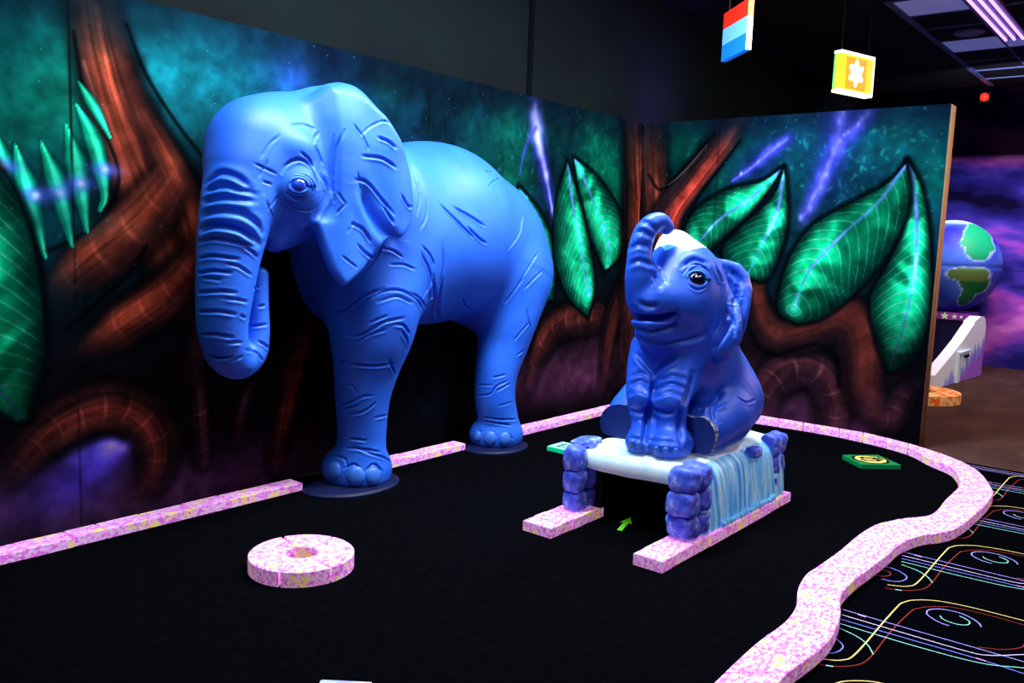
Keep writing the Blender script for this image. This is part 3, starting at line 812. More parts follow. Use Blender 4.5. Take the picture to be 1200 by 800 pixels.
    def leaf(s, mid, left, right, seed, veins=9, dark=(2, 34, 32), green=(6, 122, 82), bright=(24, 240, 164), rib=(130, 160, 255), a=1.0, fadebase=0.0):
        """a leaf between two edge curves, tip first"""
        Lf = crom(s.pt(left), 6); R = crom(s.pt(right), 6); Mi = crom(s.pt(mid), 8)
        def resamp(P, n=40):
            l = np.concatenate([[0], np.cumsum(np.hypot(*np.diff(P, axis=0).T))]); q = np.linspace(0, l[-1], n)
            return np.column_stack([np.interp(q, l, P[:, 0]), np.interp(q, l, P[:, 1])])
        poly = np.vstack([resamp(Lf), resamp(R)[::-1]])
        sl = s.sub(poly, .04)
        if sl is None: return
        U, V = s.uv(sl)
        ins = np.zeros(U.shape, bool); D = np.full(U.shape, 1e9)
        for i in range(len(poly)):
            p, q = poly[i-1], poly[i]
            c = ((p[1] > V) != (q[1] > V)) & (U < (q[0]-p[0])*(V-p[1])/(q[1]-p[1]+1e-12)+p[0]); ins ^= c
            e = q-p; t = np.clip(((U-p[0])*e[0]+(V-p[1])*e[1])/(e @ e+1e-12), 0, 1)
            D = np.minimum(D, np.hypot(U-p[0]-t*e[0], V-p[1]-t*e[1]))
        sd = np.where(ins, D, -D)
        best = np.full(U.shape, 1e9); T = np.zeros(U.shape); S = np.zeros(U.shape); Ln = 0.
        for p, q in zip(Mi[:-1], Mi[1:]):
            e = q-p; l = np.hypot(*e)+1e-9
            t = np.clip(((U-p[0])*e[0]+(V-p[1])*e[1])/l**2, 0, 1); dx, dy = U-p[0]-t*e[0], V-p[1]-t*e[1]; d = np.hypot(dx, dy)
            m = d < best; best = np.where(m, d, best); T = np.where(m, Ln+t*l, T); S = np.where(m, np.where(e[0]*dy-e[1]*dx >= 0, d, -d), S); Ln += l
        tl = T/Ln
        x = best/(best+np.maximum(sd, 0)+1e-6)            # 0 on the rib, 1 on the edge
        vv = veins*1.05
        ph = T*vv-.8*best*vv*x-.25*best*vv
        band = fbm(T*5.5+best*3+seed, S*1.5+seed*.7, seed, 2)
        lit = sstep(.40, .62, band)*(1-.9*sstep(.3, .9, x))+.5*np.exp(-(best/.05)**2)*sstep(.35, .6, band)
        col = np.asarray(dark)/255.*np.ones(U.shape+(3,))
        col = col+(np.asarray(green)/255.-col)*sstep(1.12, .40, x)[..., None]
        col = col+(np.asarray(bright)/255.-col)*(lit*.9)[..., None]
        vl = np.exp(-(((ph % 1)-.5)/.055)**2)*(1-.75*sstep(.7, 1, x))
        col = col+(np.array((150, 240, 205))/255.-col)*((.35+.5*lit)*vl)[..., None]
        rw = .007+.011*(1-tl)
        rb = np.exp(-(best/rw)**2)*(.2+1.1*fbm(T*5, T*0+seed, seed+3, 2))
        col = col+(np.asarray(rib)/255.-col)*np.clip(rb, 0, 1)[..., None]
        gl = np.exp(-(best/.035)**2)*sstep(.55, .75, fbm(T*5+2, T*0+seed*2, seed+5, 2))
        col = col+np.array((90, 150, 150))/255.*.6*gl[..., None]
        if fadebase: col = col*(1-fadebase*sstep(.6, 1.0, tl))[..., None]
        s.mix(sl, a*.85*sstep(-.05, -.005, sd)*(~ins), (4, 8, 12))
        s.mix(sl, a*sstep(-.002, .010, sd), col)
        s.mix(sl, a*.8*np.exp(-(sd/.008)**2), (4, 20, 20))
    def spray(s, px, py, rx, ry, n, col, seed, ln=.05, ang=None):
        rs = np.random.RandomState(seed); c = s.pt([(px, py)])[0]
        for _ in range(n):
            o = c+rs.normal(0, 1, 2)*np.array((rx, ry)); an = rs.uniform(0, PI) if ang is None else ang+rs.normal(0, .5)
            L = ln*rs.uniform(.4, 1.3); d = np.array((math.cos(an), math.sin(an)))*L; k = np.array((-d[1], d[0]))*.25
            P = np.array([o-d, o+k, o+d]); r = s.near(P, .02)
            if r is None: continue
            sl, U, V, dd, t, S, _l = r
            s.mix(sl, rs.uniform(.08, .42)*np.exp(-(dd/.012)**2)*np.sin(PI*np.clip(t, .02, .98)), col)
    def finish(s, name, mat, to3, thick):
        nu, nz = len(s.u), len(s.z)
        U, V = np.meshgrid(s.u, s.z, indexing='ij')
        P = to3(U.ravel(), V.ravel(), 0.0); B = to3(np.array([s.u[0], s.u[-1], s.u[-1], s.u[0]]), np.array([s.z[0], s.z[0], s.z[-1], s.z[-1]]), thick)
        i, j = np.meshgrid(np.arange(nu-1), np.arange(nz-1), indexing='ij'); a = (i*nz+j).ravel()
        return P, np.column_stack([a, a+nz, a+nz+1, a+1]), B
def to_lin(C):
    C = np.clip(C, 0, 1)**1.2*.93; return np.where(C <= .04045, C/12.92, ((C+.055)/1.055)**2.4)
TE, GR, VI = (14, 92, 96), (10, 120, 88), (120, 110, 255)

# ---- left board (along the elephant)
A = Board(-7.5, 0.0, 0.0, H_PANEL, 0.0072, lambda x, y: (wy(x, y)[0], wy(x, y)[2]))
sl = (slice(0, len(A.u)), slice(0, len(A.z))); U, V = A.uv(sl)
A.C[:] = np.array((9, 30, 38))/255.
n = fbm(U*1.7, V*1.7, 3, 5)
A.mix(sl, sstep(.46, .66, n)*.55*sstep(.9, 1.9, V), (12, 96, 88))
n = fbm(U*2.6+7, V*2.6, 11, 5)
A.mix(sl, sstep(.50, .72, n)*.5*sstep(.8, 1.8, V), (16, 70, 96))
A.mix(sl, sstep(1.5, .55, V)*.9, (20, 12, 18))  # low part darkened: dark mural paint and the dim light there together
for q in [(35, 60, .35, TE, .8), (100, 110, .30, (16, 118, 92), .8), (40, 130, .3, (12, 110, 90), .7), (200, 70, .35, (22, 120, 124), .8), (270, 60, .42, (26, 140, 150), .85), (330, 70, .3, (26, 96, 130), .7), (345, 88, .14, (56, 110, 200), .7),
          (400, 90, .3, (20, 36, 84), .5), (455, 110, .18, (16, 84, 80), .5), (520, 140, .25, (12, 44, 56), .6), (598, 150, .2, (12, 98, 82), .8), (600, 210, .25, (14, 110, 84), .8), (700, 175, .35, (10, 112, 84), .95), (720, 215, .3, (8, 120, 88), .9), (660, 165, .25, (12, 64, 66), .6)]:
    A.fog(*q[:3], q[3], q[4])
# background roots and mist low down
for q in [(20, 610, .5, (74, 48, 76), .75), (150, 610, .5, (92, 56, 98), .6), (260, 570, .5, (88, 52, 84), .7), (330, 540, .35, (70, 40, 64), .6), (620, 440, .5, (74, 40, 58), .8), (680, 440, .6, (104, 56, 84), .85), (720, 400, .5, (84, 44, 58), .6), (520, 470, .4, (24, 40, 40), .6)]:
    A.fog(*q[:3], q[3], q[4], .22)
BR = dict(hi=(186, 84, 58), mid=(132, 60, 46), lo=(64, 32, 30))
DK = dict(hi=(112, 50, 42), mid=(80, 40, 36), lo=(38, 22, 27))
A.root([(228, 430), (232, 480), (236, 540)], [.05, .07, .06], (110, 60, 60), (64, 36, 42), (24, 14, 20), 5, rings=9, a=.8, fade=[.2, 1, .5])
A.root([(372, 330), (352, 400), (334, 470), (322, 545)], [.08, .10, .09, .07], seed=6, rings=9, fade=[.5, 1, 1, .3], **DK)
A.root([(300, 440), (285, 470), (275, 520)], [.05, .06, .05], (90, 50, 60), (54, 32, 40), (22, 14, 20), 8, rings=9, a=.7, fade=[.4, 1, .3])
# violet light beam in the arch and the arch root
for q in [(128, 522, .09, (150, 130, 255), .95, .05), (112, 538, .13, (110, 92, 230), .85, .09), (85, 566, .18, (78, 60, 170), .75, .10), (148, 520, .05, (160, 130, 255), .8, .04), (60, 590, .2, (64, 46, 110), .7, .1)]: A.fog(*q)
A.root([(12, 556), (50, 512), (95, 484), (135, 476), (168, 490), (186, 520), (182, 555), (160, 590)], [.07, .10, .115, .12, .12, .115, .10, .07], seed=12, rings=8, side=-.1, fade=[.2, .8, 1, 1, 1, .8, .5, .1], **DK)
# the side root and the big trunk
A.root([(112, 8), (122, 60), (142, 130), (172, 200), (205, 270), (222, 335)], [.15, .165, .19, .23, .27, .23], wk=1.0, seed=24, side=-.15, streak=1.5, fade=[.35, .9, 1, 1, 1, .3], **BR)
A.root([(160, 120), (196, 190), (225, 260), (238, 330)], [.05, .085, .10, .08], seed=27, side=.1, streak=1.2, a=.9, fade=[.1, 1, 1, .5], **BR)
A.root([(215, 190), (186, 235), (156, 268), (112, 302), (62, 345)], [.10, .15, .165, .15, .10], seed=23, rings=5, side=-.15, wk=1.0, fade=[0, .8, 1, .9, .1], ringcol=(210, 130, 100), **BR)
A.root([(238, 270), (222, 315), (190, 348), (148, 378), (95, 415)], [.09, .13, .14, .13, .07], seed=21, rings=6, side=-.1, wk=1.0, fade=[0, .8, 1, .9, .1], ringcol=(210, 130, 100), **BR)
A.stroke([(172, 288), (150, 322), (112, 356), (76, 388)], .022, (10, 8, 12), .8)
A.root([(250, 330), (236, 390), (216, 450)], [.10, .11, .07], seed=22, rings=6, wk=1.0, fade=[0, .8, .1], **DK)
A.stroke([(86, 38), (100, 110), (126, 163), (139, 205), (128, 245), (95, 275), (52, 296)], .016, (6, 10, 14), .9)
A.stroke([(148, 28), (170, 85), (204, 140), (236, 182)], .018, (6, 10, 14), .9)
A.stroke([(98, 72), (112, 115), (130, 160)], .010, (170, 110, 100), .6)
# fern blades with their violet glints
for p, w in [([(-8, 150), (6, 205), (20, 260)], .055), ([(17, 168), (32, 225), (52, 300)], .055), ([(47, 164), (68, 220), (84, 288)], .05), ([(77, 145), (92, 205), (101, 270)], .055), ([(88, 120), (110, 165), (122, 225), (116, 246)], .05), ([(92, 96), (112, 128), (128, 160)], .03)]:
    A.stroke(p, [.008, w*1.5, w*1.2, .02], (4, 34, 40), .8, .7); A.stroke(p, [.004, w, w*.8, .008], (12, 170, 126), .95, .5); A.stroke([(x+2, y+2) for x, y in p], [.002, w*.45, w*.4, .004], (70, 245, 190), .9, .7)
A.fog(60, 262, .3, (8, 70, 70), .55, .08)
for x, y in [(2, 195), (42, 229), (70, 226), (95, 215), (123, 199)]:
    A.fog(x, y, .07, (110, 120, 255), .8, .035); A.fog(x, y, .02, (220, 240, 255), .9, .02)
A.leaf([(-70, 150), (-60, 250), (-45, 340), (-15, 430), (24, 490)], [(-70, 140), (-180, 300), (-130, 420), (20, 495)], [(-60, 140), (0, 198), (30, 255), (46, 320), (52, 385), (50, 435), (34, 492)], 31, 10, fadebase=.75)
# right part: violet bolt, leaves, corner trunk and roots
A.spray(605, 170, .20, .22, 26, (40, 190, 150), 41, .03); A.spray(705, 180, .28, .26, 70, (40, 210, 150), 42, .03, PI/2.3); A.spray(540, 150, .3, .15, 14, (24, 90, 90), 43, .04, PI/2)
A.stroke([(627, 118), (630, 160), (642, 220), (655, 285)], [.12, .15, .08, .03], (78, 64, 200), .7, 1.0); A.stroke([(627, 124), (630, 160), (640, 205), (652, 275)], [.04, .06, .025, .010], (180, 176, 255), .8, 1.0)
for x, y, r in [(627, 135, .06), (630, 150, .07), (629, 160, .05), (634, 178, .04), (640, 205, .03), (648, 245, .025)]: A.fog(x, y, r, (205, 200, 255), .7, r*1.5)
A.stroke([(628, 150), (616, 172), (609, 205)], [.03, .025, .01], (90, 76, 210), .7, 1.0)
A.root([(700, 372), (660, 378), (638, 400), (622, 450)], [.13, .14, .13, .08], seed=51, side=-.25, rings=5, fade=[.8, 1, .9, .2], **DK)
A.root([(735, 330), (716, 380), (706, 450)], [.14, .12, .08], seed=52, rings=0, fade=[1, .9, .2], **DK)
A.leaf([(612, 225), (632, 270), (640, 330)], [(608, 218), (600, 280), (625, 352)], [(608, 218), (634, 250), (652, 300), (648, 352)], 33, 12)
A.leaf([(674, 186), (695, 235), (713, 285), (712, 316)], [(672, 184), (678, 225), (690, 272), (708, 318)], [(672, 184), (700, 207), (724, 243), (733, 280), (725, 304), (708, 318)], 36, 14)
A.leaf([(666, 190), (670, 230), (681, 290), (690, 345)], [(665, 188), (651, 240), (650, 300), (664, 345), (689, 372)], [(665, 188), (681, 240), (694, 300), (697, 340), (689, 372)], 34, 13)
A.root([(744, 128), (747, 220), (746, 320), (738, 440)], [.22, .22, .24, .22], seed=54, side=.1, streak=1.4, fade=[.45, 1, .9, .35], hi=(176, 78, 56), mid=(112, 54, 44), lo=(38, 24, 26))
A.stroke([(731, 150), (735, 240), (733, 300)], .014, (5, 8, 10), .9)
A.stroke([(755, 140), (756, 300), (756, 460)], .02, (12, 8, 10), .8)
U, V = A.uv(sl)
A.mix(sl, .9*np.exp(-((U+5.335)/.006)**2)*sstep(1.8, 1.9, V), (30, 26, 22)); A.mix(sl, .5*np.exp(-((U+5.335)/.005)**2), (14, 14, 16))
A.mix(sl, .5*np.exp(-((U+2.9)/.005)**2), (10, 12, 14))
A.C *= (.62+.76*fbm(U*11, V*11, 77, 4))[..., None]
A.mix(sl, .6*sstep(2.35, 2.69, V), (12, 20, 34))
rs = np.random.RandomState(5)
st = rs.rand(*A.C.shape[:2]); A.mix(sl, (st > .9993)*.4*sstep(.8, 1.6, V), (130, 200, 200))
M['muralA'] = vcol_mat('jungle_mural', rough=.9, spec=.0, speck=.22)
P, Fq, B = A.finish('wall_left', None, lambda u, v, t: np.column_stack([u, np.zeros_like(u)+t, v]), .055)

def board_obj(name, bd, P, Fq, B, mats):
    n0 = len(P); V_ = np.vstack([P, B]); nu, nz = len(bd.u), len(bd.z)
    c = [0, (nu-1)*nz, (nu-1)*nz+nz-1, nz-1]
    F2 = [(n0+3, n0+2, n0+1, n0)]+[(c[(k+1) % 4], c[k], n0+k, n0+(k+1) % 4) for k in range(4)]
    allf = np.vstack([Fq, np.array(F2)])
    me = bpy.data.meshes.new(name)
    me.vertices.add(len(V_)); me.vertices.foreach_set('co', V_.astype(np.float32).ravel())
    me.loops.add(len(allf)*4); me.loops.foreach_set('vertex_index', allf.astype(np.int32).ravel())
    me.polygons.add(len(allf)); me.polygons.foreach_set('loop_start', np.arange(0, len(allf)*4, 4, dtype=np.int32))
    mi_ = np.zeros(len(allf), np.int32); mi_[len(Fq):] = 1
    for m_ in mats: me.materials.append(m_)
    me.polygons.foreach_set('material_index', mi_)
    me.update(calc_edges=True)
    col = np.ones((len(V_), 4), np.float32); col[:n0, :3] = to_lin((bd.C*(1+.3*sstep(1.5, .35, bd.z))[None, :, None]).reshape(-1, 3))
    at = me.color_attributes.new('paint', 'FLOAT_COLOR', 'POINT'); at.data.foreach_set('color', col.ravel())
    o = link(bpy.data.objects.new(name, me)); o['kind'] = 'structure'
    return o
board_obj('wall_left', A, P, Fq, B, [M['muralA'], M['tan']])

# ---- right board
Bd = Board(0.0, 2.69, 0.0, H_PANEL, 0.0072, lambda x, y: (-wx(x, y)[1], wx(x, y)[2]))
A = Bd
sl = (slice(0, len(A.u)), slice(0, len(A.z))); U, V = A.uv(sl)
A.C[:] = np.array((9, 34, 44))/255.
n = fbm(U*2.0+3, V*2.0, 61, 5); A.mix(sl, sstep(.44, .66, n)*.6*sstep(.9, 1.7, V), (14, 96, 92))
n = fbm(U*2.6+9, V*2.6, 67, 5); A.mix(sl, sstep(.50, .72, n)*.55*sstep(.9, 1.7, V), (20, 60, 104))
A.mix(sl, sstep(1.35, .6, V)*.95, (20, 12, 18))  # same here, dark paint and weak low light in one tone
for q in [(800, 165, .3, (10, 96, 74), .9), (835, 195, .25, (10, 100, 78), .7), (905, 160, .3, (14, 74, 86), .7), (950, 170, .3, (14, 104, 100), .7), (1030, 185, .35, (14, 120, 104), .8), (1085, 160, .25, (18, 78, 104), .7), (1080, 215, .3, (12, 110, 96), .7), (1030, 220, .25, (12, 40, 70), .7), (900, 215, .2, (20, 50, 110), .5),
          (990, 150, .3, (36, 48, 150), .5), (960, 215, .3, (24, 50, 120), .5), (880, 190, .25, (30, 46, 120), .4), (930, 215, .2, (12, 90, 90), .6), (1045, 150, .3, (12, 96, 90), .6), (1020, 240, .25, (10, 64, 70), .7), (860, 165, .25, (12, 84, 80), .7)]: A.fog(*q[:3], q[3], q[4])
for q in [(900, 480, .45, (70, 40, 62), .8), (960, 495, .5, (64, 36, 58), .7), (880, 440, .3, (78, 42, 52), .6), (1020, 480, .35, (74, 38, 62), .6), (790, 430, .4, (70, 36, 44), .7), (850, 470, .4, (84, 46, 68), .8)]: A.fog(*q[:3], q[3], q[4], .2)
A.spray(960, 165, .30, .16, 60, (60, 200, 190), 71, .04); A.spray(1040, 190, .22, .22, 60, (50, 200, 180), 72, .035); A.spray(815, 185, .16, .16, 40, (30, 170, 130), 73, .03); A.spray(1000, 230, .3, .12, 24, (90, 180, 220), 74, .05)
def bolt(pts, w):
    A.stroke(pts, [k*4.2 for k in w], (52, 56, 170), .55, 1.0); A.stroke(pts, [k*2.2 for k in w], (92, 88, 230), .6, 1.0); A.stroke(pts, [k*.8 for k in w], (170, 170, 255), .5, 1.0)
    P = crom(np.array(pts, float), 5)
    for i in range(0, len(P), 2): A.fog(P[i][0]+random.uniform(-4, 4), P[i][1], w[0]*1.2, (130, 126, 255), random.uniform(.1, .55), w[0]*1.5); A.fog(P[i][0]+random.uniform(-3, 3), P[i][1], w[0]*.35, (215, 215, 255), random.uniform(.0, .8), w[0]*.6)
bolt([(922, 163), (902, 178), (880, 197), (858, 212)], [.03, .03, .02, .008]); bolt([(986, 132), (984, 158), (972, 192), (956, 225), (941, 255)], [.05, .045, .04, .032, .012]); bolt([(1016, 133), (1004, 148), (990, 158)], [.035, .03, .02])
# trunk half, forked branch
A.root([(762, 145), (766, 230), (772, 300), (790, 400)], [.15, .15, .17, .14], seed=81, side=.1, streak=1.3, fade=[.5, 1, .9, .4], hi=(150, 70, 54), mid=(96, 48, 42), lo=(34, 22, 26))
A.root([(774, 300), (782, 252), (812, 210), (842, 170), (862, 140)], [.17, .14, .115, .12, .12], seed=82, side=-.35, streak=1.2, fade=[1, 1, 1, .9, .25], hi=(214, 78, 62), mid=(140, 58, 52), lo=(50, 34, 40))
A.stroke([(778, 218), (788, 213), (806, 196), (828, 170)], .012, (190, 160, 160), .65)
A.stroke([(760, 205), (772, 222), (784, 214), (808, 190), (838, 156)], .026, (4, 10, 12), .8)
A.stroke([(867, 165), (845, 195), (822, 225), (806, 255)], .02, (4, 10, 16), .85)
# roots
RB = dict(hi=(98, 44, 38), mid=(72, 36, 33), lo=(36, 20, 25))
A.root([(890, 500), (900, 455), (930, 432), (962, 440), (976, 475), (972, 515)], [.10, .12, .13, .12, .11, .09], seed=83, side=.2, rings=5, fade=[.2, .7, 1, 1, .8, .4], hi=(84, 42, 46), mid=(62, 34, 42), lo=(38, 22, 34), wk=1.5)
A.root([(1015, 480), (1045, 490), (1062, 462), (1085, 445)], [.10, .12, .10, .06], seed=86, side=.1, rings=8, fade=[.2, .8, .8, .3], hi=(100, 52, 60), mid=(62, 34, 44), lo=(26, 16, 26), ringcol=(170, 130, 160))
A.root([(884, 322), (889, 362), (908, 392), (945, 388), (978, 372), (1002, 382), (1010, 415), (1010, 450), (1024, 490)], [.08, .10, .13, .15, .16, .18, .17, .15, .12], seed=84, side=.2, rings=0, streak=.4, fade=[.8, 1, 1, 1, 1, 1, .9, .7, .2], **RB)
A.stroke([(884, 402), (905, 416), (935, 408), (962, 404), (980, 420), (984, 452)], .035, (8, 6, 12), .8)
A.leaf([(1066, 190), (1074, 250), (1072, 320), (1058, 385), (1044, 425)], [(1063, 186), (1062, 235), (1046, 298), (1020, 348), (1026, 395), (1040, 436)], [(1063, 186), (1081, 222), (1090, 280), (1091, 345), (1082, 400), (1062, 430), (1040, 436)], 91, 10, fadebase=.7)
A.leaf([(1060, 194), (1030, 236), (985, 277), (948, 318), (930, 362)], [(1062, 190), (1040, 214), (1000, 236), (952, 264), (926, 300), (912, 345), (914, 368), (935, 380)], [(1062, 190), (1067, 228), (1056, 270), (1032, 310), (1000, 345), (965, 372), (935, 380)], 92, 9, fadebase=.3)
A.leaf([(916, 198), (880, 232), (842, 258), (814, 290)], [(918, 195), (892, 212), (852, 222), (817, 244), (802, 270), (806, 296)], [(918, 195), (906, 216), (880, 250), (850, 277), (826, 297), (806, 296)], 93, 12)
A.leaf([(918, 205), (910, 250), (890, 292), (876, 322)], [(919, 196), (905, 230), (872, 262), (846, 292), (860, 318), (890, 330)], [(919, 196), (923, 230), (922, 270), (913, 300), (902, 324), (890, 330)], 94, 12)
U, V = A.uv(sl)
A.C *= (.66+.68*fbm(U*11, V*11, 79, 4))[..., None]
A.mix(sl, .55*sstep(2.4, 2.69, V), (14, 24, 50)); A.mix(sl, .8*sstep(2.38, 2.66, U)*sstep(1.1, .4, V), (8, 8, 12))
A.mix(sl, .5*np.exp(-((U-.79)/.005)**2), (8, 12, 14))
rs = np.random.RandomState(8); st = rs.rand(*A.C.shape[:2]); A.mix(sl, (st > .999)*.5*sstep(1.2, 1.9, V), (150, 210, 220))
P, Fq, B = A.finish('wall_right', None, lambda u, v, t: np.column_stack([np.zeros_like(u)+t, -u, v]), .16)
board_obj('wall_right', A, P, Fq, B, [M['muralA'], M['tan']])
